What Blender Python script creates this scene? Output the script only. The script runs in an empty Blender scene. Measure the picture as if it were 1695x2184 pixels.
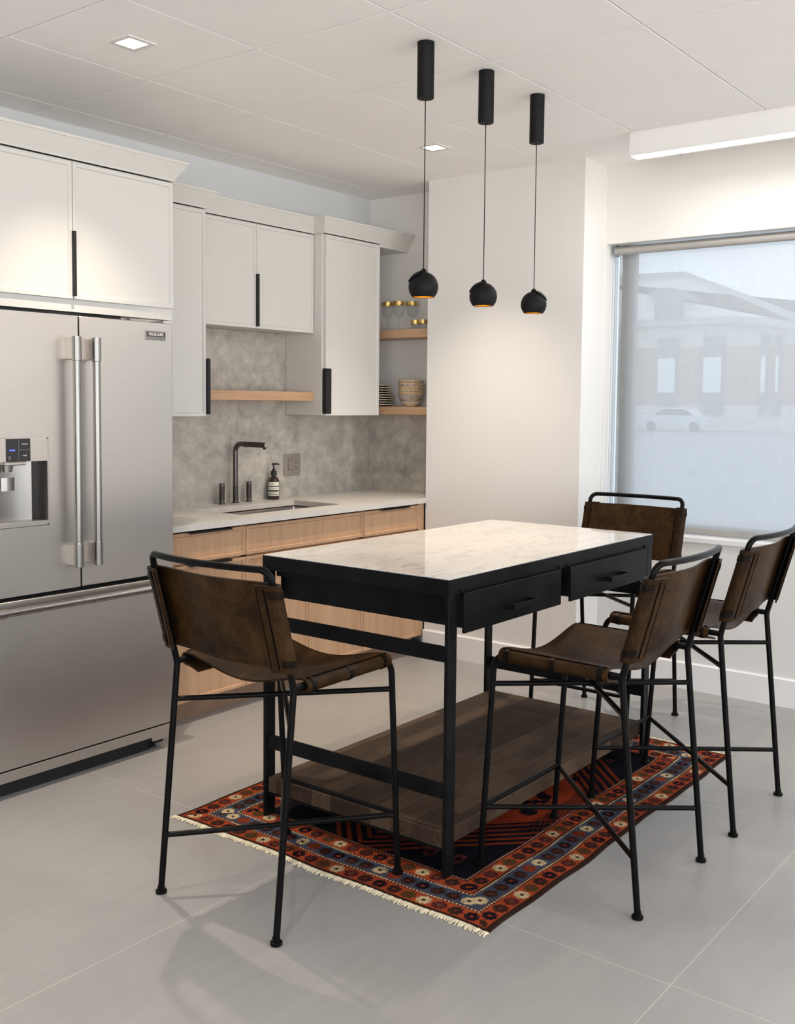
import bpy, bmesh, math, random
import numpy as np
from mathutils import Vector, Matrix
random.seed(7)
S = bpy.context.scene
COL = S.collection
PI = math.pi

# ------------------------------------------------------------------ camera
def make_camera():
    f_px, yaw, pit, roll = 2206.93, 0.6580, 0.0688, 0.0094
    F = Vector((math.cos(yaw)*math.cos(pit), math.sin(yaw)*math.cos(pit), -math.sin(pit)))
    R = Vector((math.sin(yaw), -math.cos(yaw), 0.0)); U = R.cross(F)
    R2 = R*math.cos(roll)+U*math.sin(roll); U2 = -R*math.sin(roll)+U*math.cos(roll)
    cd = bpy.data.cameras.new('camera'); co = bpy.data.objects.new('camera', cd); COL.objects.link(co)
    m = Matrix((R2, U2, -F)).transposed().to_4x4(); m.translation = (-2.7096, -4.1847, 1.4642)
    co.matrix_world = m
    cd.sensor_fit = 'AUTO'; cd.sensor_width = 36.0; cd.lens = f_px/2184*36.0
    cd.shift_y = -79.6/2184; cd.clip_start = 0.05; cd.clip_end = 300
    S.camera = co
make_camera()

# ------------------------------------------------------------------ world, lights, exposure
S.view_settings.view_transform = 'Standard'; S.view_settings.look = 'None'
S.view_settings.gamma = 1.0; S.view_settings.use_curve_mapping = False
S.view_settings.exposure = 0.1
S.cycles.use_denoising = True
S.cycles.max_bounces = 10; S.cycles.diffuse_bounces = 6; S.cycles.transparent_max_bounces = 12
S.cycles.caustics_reflective = False; S.cycles.caustics_refractive = False
S.cycles.sample_clamp_indirect = 8.0

SKY_STRENGTH = 6.6
DOWN_W = 128.0; DOWN_COL = (1.0, 0.85, 0.70)
PEND_W = 10.5; PEND_COL = (1.0, 0.72, 0.44)
LINE_W = 20.0; LINE_COL = (1.0, 0.955, 0.90)

w = bpy.data.worlds.new('sky_with_brightened_ground'); S.world = w; w.use_nodes = True
bgn = w.node_tree.nodes['Background']
def make_world():
    nt = w.node_tree; tc = nt.nodes.new('ShaderNodeTexCoord'); sp = nt.nodes.new('ShaderNodeSeparateXYZ'); rp = nt.nodes.new('ShaderNodeValToRGB')
    mm = nt.nodes.new('ShaderNodeMath'); mm.operation = 'MULTIPLY_ADD'; mm.inputs[1].default_value = 0.5; mm.inputs[2].default_value = 0.5
    nt.links.new(tc.outputs['Generated'], sp.inputs[0]); nt.links.new(sp.outputs[2], mm.inputs[0]); nt.links.new(mm.outputs[0], rp.inputs['Fac'])
    e = rp.color_ramp.elements; e[0].position = 0.485; e[0].color = (1.0, 0.975, 0.945, 1); e[1].position = 0.515; e[1].color = (0.555, 0.605, 0.675, 1)  # lower half made brighter than the sky to throw light up at the ceiling
    nt.links.new(rp.outputs[0], bgn.inputs[0]); bgn.inputs[1].default_value = SKY_STRENGTH
make_world()

CEIL = 2.734; XW = 2.398; XC = 2.154
WIN_Y0, WIN_Y1, WIN_Z0, WIN_Z1 = -1.635, -4.40, 0.795, 2.322     # window opening in the right wall
portal = bpy.data.lights.new('daylight_portal', 'AREA'); portal.shape = 'RECTANGLE'
portal.size = WIN_Z1-WIN_Z0; portal.size_y = WIN_Y0-WIN_Y1
portal.cycles.is_portal = True
po = bpy.data.objects.new('daylight_portal', portal); COL.objects.link(po)
def added_opening_portals():  # portals for the unseen openings added behind the camera and at far left
    l = bpy.data.lights.new('daylight_portal', 'AREA'); l.shape = 'RECTANGLE'; l.size = 6.8; l.size_y = 2.2; l.cycles.is_portal = True
    o = bpy.data.objects.new('daylight_portal', l); COL.objects.link(o); o.location = (-1.5, -8.15, 1.45); o.rotation_euler = (PI/2, 0, 0)
    l = bpy.data.lights.new('daylight_portal', 'AREA'); l.shape = 'RECTANGLE'; l.size = 1.9; l.size_y = 4.0; l.cycles.is_portal = True
    o = bpy.data.objects.new('daylight_portal', l); COL.objects.link(o); o.location = (-5.75, -5.2, 1.55); o.rotation_euler = (0, -PI/2, 0)
added_opening_portals()
po.location = (2.66, (WIN_Y0+WIN_Y1)/2, (WIN_Z0+WIN_Z1)/2); po.rotation_euler = (0, PI/2, 0)

# ------------------------------------------------------------------ helpers
ORG = {}
def deselect(): pass
class MB:
    """collects shapes in world coordinates and links them as one mesh"""
    def __init__(self): self.bm = bmesh.new()
    def box(self, x0, x1, y0, y1, z0, z1):
        v = [self.bm.verts.new((x, y, z)) for x in sorted((x0, x1)) for y in sorted((y0, y1)) for z in sorted((z0, z1))]
        for q in ((0,1,3,2),(4,6,7,5),(0,4,5,1),(2,3,7,6),(0,2,6,4),(1,5,7,3)): self.bm.faces.new([v[i] for i in q])
        return self
    def poly(self, pts):
        self.bm.faces.new([self.bm.verts.new(p) for p in pts]); return self
    def prism(self, prof, fn0, fn1):
        """closed profile (list of 2-tuples) swept from fn0(p) to fn1(p)"""
        a = [self.bm.verts.new(fn0(p)) for p in prof]; b = [self.bm.verts.new(fn1(p)) for p in prof]
        n = len(prof)
        for i in range(n): self.bm.faces.new((a[i], a[(i+1)%n], b[(i+1)%n], b[i]))
        self.bm.faces.new(a[::-1]); self.bm.faces.new(b); return self
    def sweep_profiles(self, rings, cap=True):
        """rings: list of closed loops of points with equal length"""
        vs = [[self.bm.verts.new(p) for p in r] for r in rings]
        n = len(vs[0])
        for a, b in zip(vs[:-1], vs[1:]):
            for i in range(n): self.bm.faces.new((a[i], a[(i+1)%n], b[(i+1)%n], b[i]))
        if cap: self.bm.faces.new(vs[0][::-1]); self.bm.faces.new(vs[-1])
        return self
    def tube(self, pts, r, seg=12, cap=True):
        pts = [Vector(p) for p in pts]; rr = r if isinstance(r, (list, tuple)) else [r]*len(pts)
        T = []
        for i in range(len(pts)):
            a = pts[max(i-1, 0)]; b = pts[min(i+1, len(pts)-1)]; T.append((b-a).normalized())
        n = T[0].orthogonal().normalized(); rings = []
        for i, p in enumerate(pts):
            if i:
                ax = T[i-1].cross(T[i])
                if ax.length > 1e-7: n = Matrix.Rotation(T[i-1].angle(T[i]), 3, ax.normalized()) @ n
            bn = T[i].cross(n)
            rings.append([p+(n*math.cos(t)+bn*math.sin(t))*rr[i] for t in [2*PI*k/seg for k in range(seg)]])
        return self.sweep_profiles(rings, cap)
    def lathe(self, prof, c, seg=32, axis=(0,0,1)):
        """prof list of (r,h) from bottom to top around c"""
        c = Vector(c); ax = Vector(axis).normalized(); n = ax.orthogonal().normalized(); bn = ax.cross(n); vs = []
        for r, h in prof:
            if r < 1e-6: vs.append([self.bm.verts.new(c+ax*h)])
            else: vs.append([self.bm.verts.new(c+ax*h+(n*math.cos(t)+bn*math.sin(t))*r) for t in [2*PI*k/seg for k in range(seg)]])
        for a, b in zip(vs[:-1], vs[1:]):
            for i in range(seg):
                j = (i+1) % seg
                if len(a) == 1 and len(b) == 1: continue
                if len(a) == 1: self.bm.faces.new((a[0], b[j], b[i]))
                elif len(b) == 1: self.bm.faces.new((a[i], a[j], b[0]))
                else: self.bm.faces.new((a[i], a[j], b[j], b[i]))
        return self
    def strip(self, rows, thick):
        """rows: list of rows of centre points (grid) -> sheet with thickness"""
        R = len(rows); Cn = len(rows[0]); P = [[Vector(p) for p in r] for r in rows]; top = []; bot = []
        for i in range(R):
            t = []; b = []
            for j in range(Cn):
                du = P[min(i+1,R-1)][j]-P[max(i-1,0)][j]; dv = P[i][min(j+1,Cn-1)]-P[i][max(j-1,0)]
                nn = du.cross(dv).normalized()*thick/2
                t.append(self.bm.verts.new(P[i][j]+nn)); b.append(self.bm.verts.new(P[i][j]-nn))
            top.append(t); bot.append(b)
        f = self.bm.faces.new
        for i in range(R-1):
            for j in range(Cn-1):
                f((top[i][j], top[i+1][j], top[i+1][j+1], top[i][j+1])); f((bot[i][j], bot[i][j+1], bot[i+1][j+1], bot[i+1][j]))
        for j in range(Cn-1):
            f((top[0][j], top[0][j+1], bot[0][j+1], bot[0][j])); f((top[-1][j+1], top[-1][j], bot[-1][j], bot[-1][j+1]))
        for i in range(R-1):
            f((top[i+1][0], top[i][0], bot[i][0], bot[i+1][0])); f((top[i][-1], top[i+1][-1], bot[i+1][-1], bot[i][-1]))
        return self
    def build(self, name, mat, parent=None, smooth=False, bevel=0.0, loc=None, kind=None, label=None, seg=2):
        me = bpy.data.meshes.new(name)
        bmesh.ops.recalc_face_normals(self.bm, faces=self.bm.faces)
        o0 = Vector(loc) if loc is not None else (ORG.get(parent, Vector((0,0,0))) if parent else Vector((0,0,0)))
        bmesh.ops.translate(self.bm, verts=self.bm.verts, vec=-o0)
        self.bm.to_mesh(me); self.bm.free()
        me.materials.append(mat)
        ob = bpy.data.objects.new(name, me); COL.objects.link(ob)
        if parent: ob.parent = parent
        else: ob.location = o0
        ORG[ob] = o0
        if smooth:
            me.polygons.foreach_set('use_smooth', [True]*len(me.polygons))
            me.set_sharp_from_angle(angle=math.radians(42))
        if bevel:
            b = ob.modifiers.new('bevel', 'BEVEL'); b.width = bevel; b.segments = seg; b.limit_method = 'ANGLE'; b.angle_limit = math.radians(40)
            me.polygons.foreach_set('use_smooth', [True]*len(me.polygons)); me.set_sharp_from_angle(angle=math.radians(30))
            b.harden_normals = False
        if kind: ob['kind'] = kind
        if label: ob['label'] = label
        return ob
def tag(o, label, cat, group=None):
    o['label'] = label; o['category'] = cat
    if group: o['group'] = group
    return o
def thing(name, loc, label, cat, group=None):
    o = bpy.data.objects.new(name, None); COL.objects.link(o); o.location = loc; o.empty_display_size = 0.1
    ORG[o] = Vector(loc); return tag(o, label, cat, group)
def copy_tree(o, parent=None):
    c = o.copy(); COL.objects.link(c)
    if parent: c.parent = parent
    for ch in list(o.children): copy_tree(ch, c)
    return c
def fillet(pts, rad, n=8):
    """polyline with rounded inner corners; rad per inner corner"""
    pts = [Vector(p) for p in pts]; out = [pts[0]]
    for i in range(1, len(pts)-1):
        r = rad[i-1] if isinstance(rad, (list, tuple)) else rad
        a = (pts[i-1]-pts[i]).normalized(); b = (pts[i+1]-pts[i]).normalized(); ang = a.angle(b)
        d = r/math.tan(ang/2); p0 = pts[i]+a*d; p1 = pts[i]+b*d
        c = pts[i]+(a+b).normalized()*(r/math.sin(ang/2))
        va = p0-c; vb = p1-c; th = va.angle(vb); ax = va.cross(vb).normalized()
        for k in range(n+1): out.append(c+Matrix.Rotation(th*k/n, 3, ax) @ va)
    out.append(pts[-1]); return out
def text_mesh(name, body, size, mat, parent, origin, xdir, ydir, extrude=0.0004, align='CENTER', spacing=1.0, squash=1.0):
    cu = bpy.data.curves.new(name, 'FONT'); cu.body = body; cu.size = size; cu.align_x = align; cu.align_y = 'CENTER'
    cu.extrude = extrude; cu.space_character = spacing
    tmp = bpy.data.objects.new(name+'_tmp', cu); COL.objects.link(tmp)
    dg = bpy.context.evaluated_depsgraph_get(); me = bpy.data.meshes.new_from_object(tmp.evaluated_get(dg))
    bpy.data.objects.remove(tmp); bpy.data.curves.remove(cu)
    X = Vector(xdir).normalized(); Y = Vector(ydir).normalized(); Z = X.cross(Y)
    o0 = ORG.get(parent, Vector((0,0,0)))
    for v in me.vertices: v.co = Vector(origin)+X*v.co.x*squash+Y*v.co.y+Z*v.co.z-o0
    me.materials.clear(); me.materials.append(mat)
    ob = bpy.data.objects.new(name, me); COL.objects.link(ob); ob.parent = parent; ORG[ob] = o0
    return ob

# ------------------------------------------------------------------ materials
def mat_new(name):
    m = bpy.data.materials.new(name); m.use_nodes = True; nt = m.node_tree
    return m, nt, nt.nodes['Principled BSDF']
def N(nt, t, **kw):
    n = nt.nodes.new(t)
    for k, v in kw.items(): setattr(n, k, v)
    return n
def coords(nt, scale=(1,1,1), rot=(0,0,0), kind='Object'):
    tc = N(nt, 'ShaderNodeTexCoord'); mp = N(nt, 'ShaderNodeMapping')
    mp.inputs['Scale'].default_value = scale; mp.inputs['Rotation'].default_value = rot
    nt.links.new(tc.outputs[kind], mp.inputs['Vector']); return mp.outputs[0]
def noise(nt, vec, scale, detail=4, rough=0.5, dist=0.0):
    n = N(nt, 'ShaderNodeTexNoise'); n.inputs['Scale'].default_value = scale; n.inputs['Detail'].default_value = detail
    n.inputs['Roughness'].default_value = rough; n.inputs['Distortion'].default_value = dist
    nt.links.new(vec, n.inputs['Vector']); return n.outputs['Fac']
def ramp(nt, fac, stops):
    r = N(nt, 'ShaderNodeValToRGB'); e = r.color_ramp.elements
    while len(e) < len(stops): e.new(0.5)
    for i, (p, c) in enumerate(stops): e[i].position = p; e[i].color = (*c, 1) if len(c) == 3 else c
    nt.links.new(fac, r.inputs['Fac']); return r.outputs['Color']
def bump(nt, bs, fac, strength, dist=0.002):
    b = N(nt, 'ShaderNodeBump'); b.inputs['Strength'].default_value = strength; b.inputs['Distance'].default_value = dist
    nt.links.new(fac, b.inputs['Height']); nt.links.new(b.outputs['Normal'], bs.inputs['Normal'])
def mixc(nt, fac, a, b, mode='MIX'):
    m = N(nt, 'ShaderNodeMix', data_type='RGBA', blend_type=mode)
    if isinstance(fac, (int, float)): m.inputs[0].default_value = fac
    else: nt.links.new(fac, m.inputs[0])
    for v, s in ((a, 6), (b, 7)):
        if isinstance(v, tuple): m.inputs[s].default_value = (*v, 1)
        else: nt.links.new(v, m.inputs[s])
    return m.outputs[2]
def mathn(nt, op, a, b=None):
    m = N(nt, 'ShaderNodeMath', operation=op)
    for i, v in enumerate((a, b)):
        if v is None: continue
        if isinstance(v, (int, float)): m.inputs[i].default_value = v
        else: nt.links.new(v, m.inputs[i])
    return m.outputs[0]
def plain(name, col, rough=0.5, metal=0.0, var=0.04, scale=6.0, bump_s=0.0, bump_scale=200, spec=None, coat=0.0):
    m, nt, b = mat_new(name); v = coords(nt)
    f = noise(nt, v, scale, 5)
    lo = tuple(c*(1-var) for c in col); hi = tuple(min(1, c*(1+var)) for c in col)
    nt.links.new(ramp(nt, f, [(0.3, lo), (0.7, hi)]), b.inputs['Base Color'])
    b.inputs['Roughness'].default_value = rough; b.inputs['Metallic'].default_value = metal
    if spec is not None: b.inputs['Specular IOR Level'].default_value = spec
    if coat: b.inputs['Coat Weight'].default_value = coat
    if bump_s: bump(nt, b, noise(nt, v, bump_scale, 3), bump_s, 0.001)
    return m
def emis(name, col, strength):
    m, nt, b = mat_new(name); b.inputs['Base Color'].default_value = (*col, 1)
    b.inputs['Emission Color'].default_value = (*col, 1); b.inputs['Emission Strength'].default_value = strength; return m
M = {}
M['ceiling'] = plain('ceiling_tile', (0.92, 0.90, 0.88), 0.9, var=0.015, scale=3, bump_s=0.15, bump_scale=260)
M['wall'] = plain('white_wall_paint', (0.76, 0.745, 0.72), 0.6, var=0.012, scale=2, bump_s=0.05, bump_scale=300)
M['wall_blue'] = plain('pale_blue_grey_wall', (0.62, 0.64, 0.66), 0.65, var=0.012, scale=2)  # slightly bluer and darker than the other walls
M['trim'] = plain('white_trim_paint', (0.84, 0.835, 0.83), 0.4, var=0.01)
M['cab'] = plain('white_lacquer', (0.63, 0.617, 0.585), 0.38, var=0.01, scale=2)
M['black'] = plain('black_metal', (0.010, 0.010, 0.011), 0.45, 0.3, var=0.1)
M['pend_black'] = plain('matte_black_powdercoat', (0.006, 0.006, 0.0065), 0.6, var=0.1, spec=0.2)
M['dark_gap'] = plain('black_gap_shade_and_rubber', (0.006, 0.006, 0.006), 0.8)  # black painted in for shade in the fridge gaps; also seal and tyre rubber
M['steel_dark'] = plain('blackened_steel', (0.0125, 0.0125, 0.0132), 0.42, 0.45, var=0.4, scale=9, bump_s=0.08, bump_scale=90, spec=0.07)
M['chair_metal'] = plain('dark_bronze_tube', (0.008, 0.0075, 0.0075), 0.32, 0.5, var=0.2, scale=20, spec=0.1)
M['clamp'] = plain('antique_bronze_band', (0.014, 0.010, 0.008), 0.33, 0.6, var=0.3, scale=60, spec=0.12)
M['chrome'] = plain('polished_steel', (0.285, 0.272, 0.257), 0.3, 1.0, var=0.03)
M['gun'] = plain('gunmetal', (0.13, 0.115, 0.105), 0.3, 0.9, var=0.15, scale=40)
M['knurl'] = plain('knurled_gunmetal', (0.09, 0.08, 0.075), 0.42, 0.9, var=0.3, scale=300, bump_s=0.6, bump_scale=900)
M['plate_metal'] = plain('grey_bronze_plate', (0.33, 0.295, 0.265), 0.45, 0.4, var=0.05)
M['counter'] = plain('pale_quartz', (0.60, 0.575, 0.535), 0.33, var=0.05, scale=14)
M['kick'] = plain('brown_kick_board', (0.30, 0.19, 0.125), 0.6, var=0.1)  # plain brown, darker than the oak fronts
M['sink'] = plain('satin_sink_steel', (0.42, 0.40, 0.375), 0.3, 1.0, var=0.06, scale=3)
M['ceramic'] = plain('cream_glazed_ceramic', (0.78, 0.68, 0.50), 0.22, var=0.04, scale=20)
M['plate_dark'] = plain('brown_plate_edge', (0.10, 0.06, 0.04), 0.3)
M['gold'] = plain('gold_rim', (0.72, 0.50, 0.19), 0.34, 1.0, var=0.3, scale=160)
M['brass_in'] = plain('gold_leaf_lining', (0.92, 0.62, 0.20), 0.3, 1.0, var=0.25, scale=120)
M['paper'] = plain('cream_paper_label', (0.80, 0.77, 0.66), 0.6)
M['ink'] = plain('black_ink', (0.015, 0.013, 0.012), 0.6)
M['white_mark'] = plain('white_print', (0.75, 0.75, 0.75), 0.5)
M['grey_mark'] = plain('grey_print', (0.10, 0.11, 0.125), 0.4)
M['touch'] = plain('black_glass', (0.006, 0.006, 0.007), 0.12)
M['blue_led'] = emis('blue_led_text', (0.08, 0.12, 1.0), 5.0)
M['lens'] = emis('downlight_lens', (1.0, 0.95, 0.89), 9.0)
M['line_lens'] = emis('linear_lens', (1.0, 0.985, 0.965), 5.0)
M['bulb'] = emis('warm_bulb', (1.0, 0.66, 0.28), 14.0)
M['fringe'] = plain('cream_wool_fringe', (0.70, 0.62, 0.45), 0.95, var=0.2, scale=40)
M['frame'] = plain('window_frame_grey', (0.34, 0.35, 0.37), 0.5)
M['blind_bar'] = plain('blind_hem_fabric', (0.36, 0.345, 0.325), 0.8, bump_s=0.3, bump_scale=700)
M['chain'] = plain('steel_chain', (0.35, 0.35, 0.37), 0.4, 0.7)
M['asphalt'] = plain('wet_asphalt', (0.33, 0.345, 0.36), 0.8, var=0.12, scale=0.4)
M['bld_cream'] = plain('cream_siding', (0.70, 0.665, 0.60), 0.8)
M['bld_snow'] = plain('snowy_roof', (0.80, 0.82, 0.84), 0.8)
M['bld_brick'] = plain('faded_brick', (0.42, 0.27, 0.225), 0.9, var=0.1, scale=3)
M['bld_roof'] = plain('grey_roof', (0.45, 0.46, 0.48), 0.8)
M['bld_win'] = plain('white_shutters', (0.88, 0.90, 0.93), 0.6)
M['bld_dark'] = plain('dark_grey_house_trim', (0.24, 0.24, 0.235), 0.8)  # even dark grey for the dormer and the house windows
M['car'] = plain('silver_car_paint', (0.62, 0.64, 0.67), 0.3)

def make_floor_mat():
    m, nt, b = mat_new('large_format_concrete_tile'); v = coords(nt)
    sep = N(nt, 'ShaderNodeSeparateXYZ'); nt.links.new(v, sep.inputs[0])
    def line(out, off):
        t = mathn(nt, 'DIVIDE', mathn(nt, 'ADD', out, off), 1.2155); fr = mathn(nt, 'FRACT', t)
        d = mathn(nt, 'MINIMUM', fr, mathn(nt, 'SUBTRACT', 1.0, fr)); return mathn(nt, 'LESS_THAN', d, 0.00105), t
    lx, tx = line(sep.outputs[0], 0.278+12.155); ly, ty = line(sep.outputs[1], 0.765+12.155)
    g = mathn(nt, 'MAXIMUM', lx, ly)
    cid = mathn(nt, 'ADD', mathn(nt, 'FLOOR', tx), mathn(nt, 'MULTIPLY', mathn(nt, 'FLOOR', ty), 7.3))
    wn = N(nt, 'ShaderNodeTexWhiteNoise', noise_dimensions='1D'); nt.links.new(cid, wn.inputs['W'])
    n1 = noise(nt, v, 1.6, 7, 0.6, 0.6); n2 = noise(nt, coords(nt, (2, 14, 1)), 2.0, 6, 0.6)
    f = mathn(nt, 'ADD', mathn(nt, 'MULTIPLY', n1, 0.7), mathn(nt, 'MULTIPLY', n2, 0.3))
    c = ramp(nt, f, [(0.28, (0.27, 0.265, 0.258)), (0.5, (0.318, 0.313, 0.306)), (0.74, (0.366, 0.360, 0.352))])
    c = mixc(nt, mathn(nt, 'MULTIPLY', wn.outputs['Value'], 0.10), c, (0.30, 0.295, 0.29))
    nt.links.new(mixc(nt, g, c, (0.50, 0.48, 0.445)), b.inputs['Base Color'])
    b.inputs['Roughness'].default_value = 0.36; b.inputs['Specular IOR Level'].default_value = 0.4
    bump(nt, b, n1, 0.03, 0.01); return m
M['floor'] = make_floor_mat()
def make_concrete():
    m, nt, b = mat_new('concrete_look_slab'); v = coords(nt)
    n1 = noise(nt, v, 12, 10, 0.68, 0.3); n2 = noise(nt, v, 130, 4, 0.7); n3 = noise(nt, coords(nt, (1.2, 1.2, 2.0)), 2.6, 6, 0.65, 0.6)
    f = mathn(nt, 'ADD', mathn(nt, 'MULTIPLY', n1, 0.55), mathn(nt, 'ADD', mathn(nt, 'MULTIPLY', n2, 0.20), mathn(nt, 'MULTIPLY', n3, 0.25)))
    c = ramp(nt, f, [(0.36, (0.27, 0.255, 0.23)), (0.46, (0.385, 0.365, 0.325)), (0.53, (0.47, 0.44, 0.385)), (0.62, (0.58, 0.55, 0.49))])
    nt.links.new(c, b.inputs['Base Color']); b.inputs['Roughness'].default_value = 0.55; return m
M['concrete'] = make_concrete()
def make_wood(name, scale, cols, rough=0.45, kind='Object', wave=18):
    m, nt, b = mat_new(name); v = coords(nt, scale)
    n1 = noise(nt, v, 9, 7, 0.65, 0.3); n2 = noise(nt, coords(nt, tuple(s*0.35 for s in scale)), 4, 3, 0.5)
    f = mathn(nt, 'ADD', mathn(nt, 'MULTIPLY', n1, 0.6), mathn(nt, 'MULTIPLY', n2, 0.4))
    nt.links.new(ramp(nt, f, list(zip((0.3, 0.5, 0.72), cols))), b.inputs['Base Color'])
    b.inputs['Roughness'].default_value = rough; bump(nt, b, n1, 0.05, 0.002); return m
OAK = ((0.40, 0.235, 0.128), (0.50, 0.305, 0.178), (0.58, 0.375, 0.23))
M['oak_v'] = make_wood('rift_oak_vertical', (14, 14, 0.6), OAK)
M['oak_x'] = make_wood('rift_oak_lengthwise', (0.6, 14, 14), OAK)
M['oak_y'] = make_wood('rift_oak_crosswise', (14, 0.6, 14), OAK)
def make_block():
    m, nt, b = mat_new('dark_butcher_block'); v = coords(nt)
    br = N(nt, 'ShaderNodeTexBrick'); nt.links.new(v, br.inputs['Vector'])
    br.inputs['Scale'].default_value = 1.0; br.inputs['Brick Width'].default_value = 0.42; br.inputs['Row Height'].default_value = 0.085
    br.inputs['Mortar Size'].default_value = 0.0006; br.offset = 0.37; br.squash = 1.0
    br.inputs['Color1'].default_value = (0.0,0,0,1); br.inputs['Color2'].default_value = (1,1,1,1); br.inputs['Mortar'].default_value = (0.1,0.1,0.1,1)
    n1 = noise(nt, coords(nt, (2.2, 22, 22)), 3, 7, 0.6, 0.6); n2 = noise(nt, v, 9, 4)
    f = mathn(nt, 'ADD', mathn(nt, 'MULTIPLY', br.outputs['Color'], 0.30), mathn(nt, 'ADD', mathn(nt, 'MULTIPLY', n1, 0.45), mathn(nt, 'MULTIPLY', n2, 0.25)))
    nt.links.new(ramp(nt, f, [(0.2, (0.016, 0.0095, 0.006)), (0.45, (0.048, 0.030, 0.019)), (0.72, (0.115, 0.074, 0.046))]), b.inputs['Base Color'])
    b.inputs['Roughness'].default_value = 0.65; b.inputs['Specular IOR Level'].default_value = 0.18; return m
M['block'] = make_block()
def make_marble():
    m, nt, b = mat_new('white_veined_marble'); v = coords(nt, (1, 1, 1), (0, 0, 0.35))
    n0 = noise(nt, coords(nt, (2.0, 9, 9), (0, 0, 0.35)), 1.5, 5, 0.55, 0.8)
    d = mathn(nt, 'ABSOLUTE', mathn(nt, 'SUBTRACT', n0, 0.5))
    vein = ramp(nt, d, [(0.0, (1,1,1)), (0.008, (0.4,0.4,0.4)), (0.03, (0,0,0))])
    n2 = noise(nt, v, 3.0, 4)
    vf = mathn(nt, 'MULTIPLY', vein, mathn(nt, 'MULTIPLY', n2, 0.9))
    base = ramp(nt, noise(nt, v, 2.2, 6, 0.6), [(0.3, (0.60, 0.585, 0.565)), (0.7, (0.685, 0.67, 0.65))])
    nt.links.new(mixc(nt, vf, base, (0.25, 0.24, 0.225)), b.inputs['Base Color'])
    b.inputs['Roughness'].default_value = 0.055; return m
M['marble'] = make_marble()
def make_steel():
    m, nt, b = mat_new('brushed_stainless'); f = noise(nt, coords(nt, (3, 3, 220)), 5, 4, 0.6)
    nt.links.new(ramp(nt, f, [(0.3, (0.50, 0.465, 0.43)), (0.7, (0.55, 0.515, 0.478))]), b.inputs['Base Color'])
    b.inputs['Metallic'].default_value = 1.0; b.inputs['Roughness'].default_value = 0.36
    bump(nt, b, f, 0.03, 0.001); return m
M['steel'] = make_steel()
def make_leather():
    m, nt, b = mat_new('distressed_brown_leather'); v = coords(nt)
    n1 = noise(nt, v, 7, 8, 0.65, 0.5); n2 = noise(nt, v, 320, 3, 0.6); n3 = noise(nt, v, 26, 5, 0.7)
    f = mathn(nt, 'ADD', mathn(nt, 'MULTIPLY', n1, 0.7), mathn(nt, 'MULTIPLY', n3, 0.3))
    c = ramp(nt, f, [(0.34, (0.0075, 0.0034, 0.0011)), (0.5, (0.026, 0.0122, 0.0040)), (0.68, (0.062, 0.031, 0.0105))])
    n4 = noise(nt, coords(nt, (30, 6, 6), (0.5, 0.3, 0.4)), 3, 6, 0.7, 1.5)
    sc = ramp(nt, mathn(nt, 'ABSOLUTE', mathn(nt, 'SUBTRACT', n4, 0.5)), [(0.0, (0.35,)*3), (0.006, (0,0,0))])
    nt.links.new(mixc(nt, sc, c, (0.20, 0.125, 0.07)), b.inputs['Base Color'])
    b.inputs['Roughness'].default_value = 0.44; b.inputs['Specular IOR Level'].default_value = 0.09
    bump(nt, b, n2, 0.18, 0.001); return m
M['leather'] = make_leather()
M['stitch_and_gap'] = plain('dark_thread_and_gap_shade', (0.004, 0.003, 0.0025), 0.85, spec=0.02)  # thread, and the dark line drawn for the shadow gap on the backrest
def make_glass(name, col=(1,1,1)):
    m, nt, b = mat_new(name); out = nt.nodes['Material Output']
    tr = N(nt, 'ShaderNodeBsdfTransparent'); tr.inputs[0].default_value = (*col, 1)
    gl = N(nt, 'ShaderNodeBsdfGlossy'); gl.inputs['Roughness'].default_value = 0.03
    lw = N(nt, 'ShaderNodeLayerWeight'); lw.inputs['Blend'].default_value = 0.22
    mx = N(nt, 'ShaderNodeMixShader'); nt.links.new(mathn(nt, 'MULTIPLY', lw.outputs['Facing'], 0.25), mx.inputs[0])
    nt.links.new(tr.outputs[0], mx.inputs[1]); nt.links.new(gl.outputs[0], mx.inputs[2]); nt.links.new(mx.outputs[0], out.inputs[0]); return m
M['glass'] = make_glass('clear_drinking_glass', (0.96, 0.97, 0.97))
M['amber'] = plain('dark_amber_glass', (0.022, 0.010, 0.006), 0.10, var=0.1, coat=0.5)
def make_pane():
    m, nt, b = mat_new('window_pane'); out = nt.nodes['Material Output']
    tr = N(nt, 'ShaderNodeBsdfTransparent'); tr.inputs[0].default_value = (0.93, 0.96, 0.97, 1)
    gl = N(nt, 'ShaderNodeBsdfGlossy'); gl.inputs['Roughness'].default_value = 0.02
    mx = N(nt, 'ShaderNodeMixShader'); mx.inputs[0].default_value = 0.06
    nt.links.new(tr.outputs[0], mx.inputs[1]); nt.links.new(gl.outputs[0], mx.inputs[2]); nt.links.new(mx.outputs[0], out.inputs[0]); return m
M['pane'] = make_pane()
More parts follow.
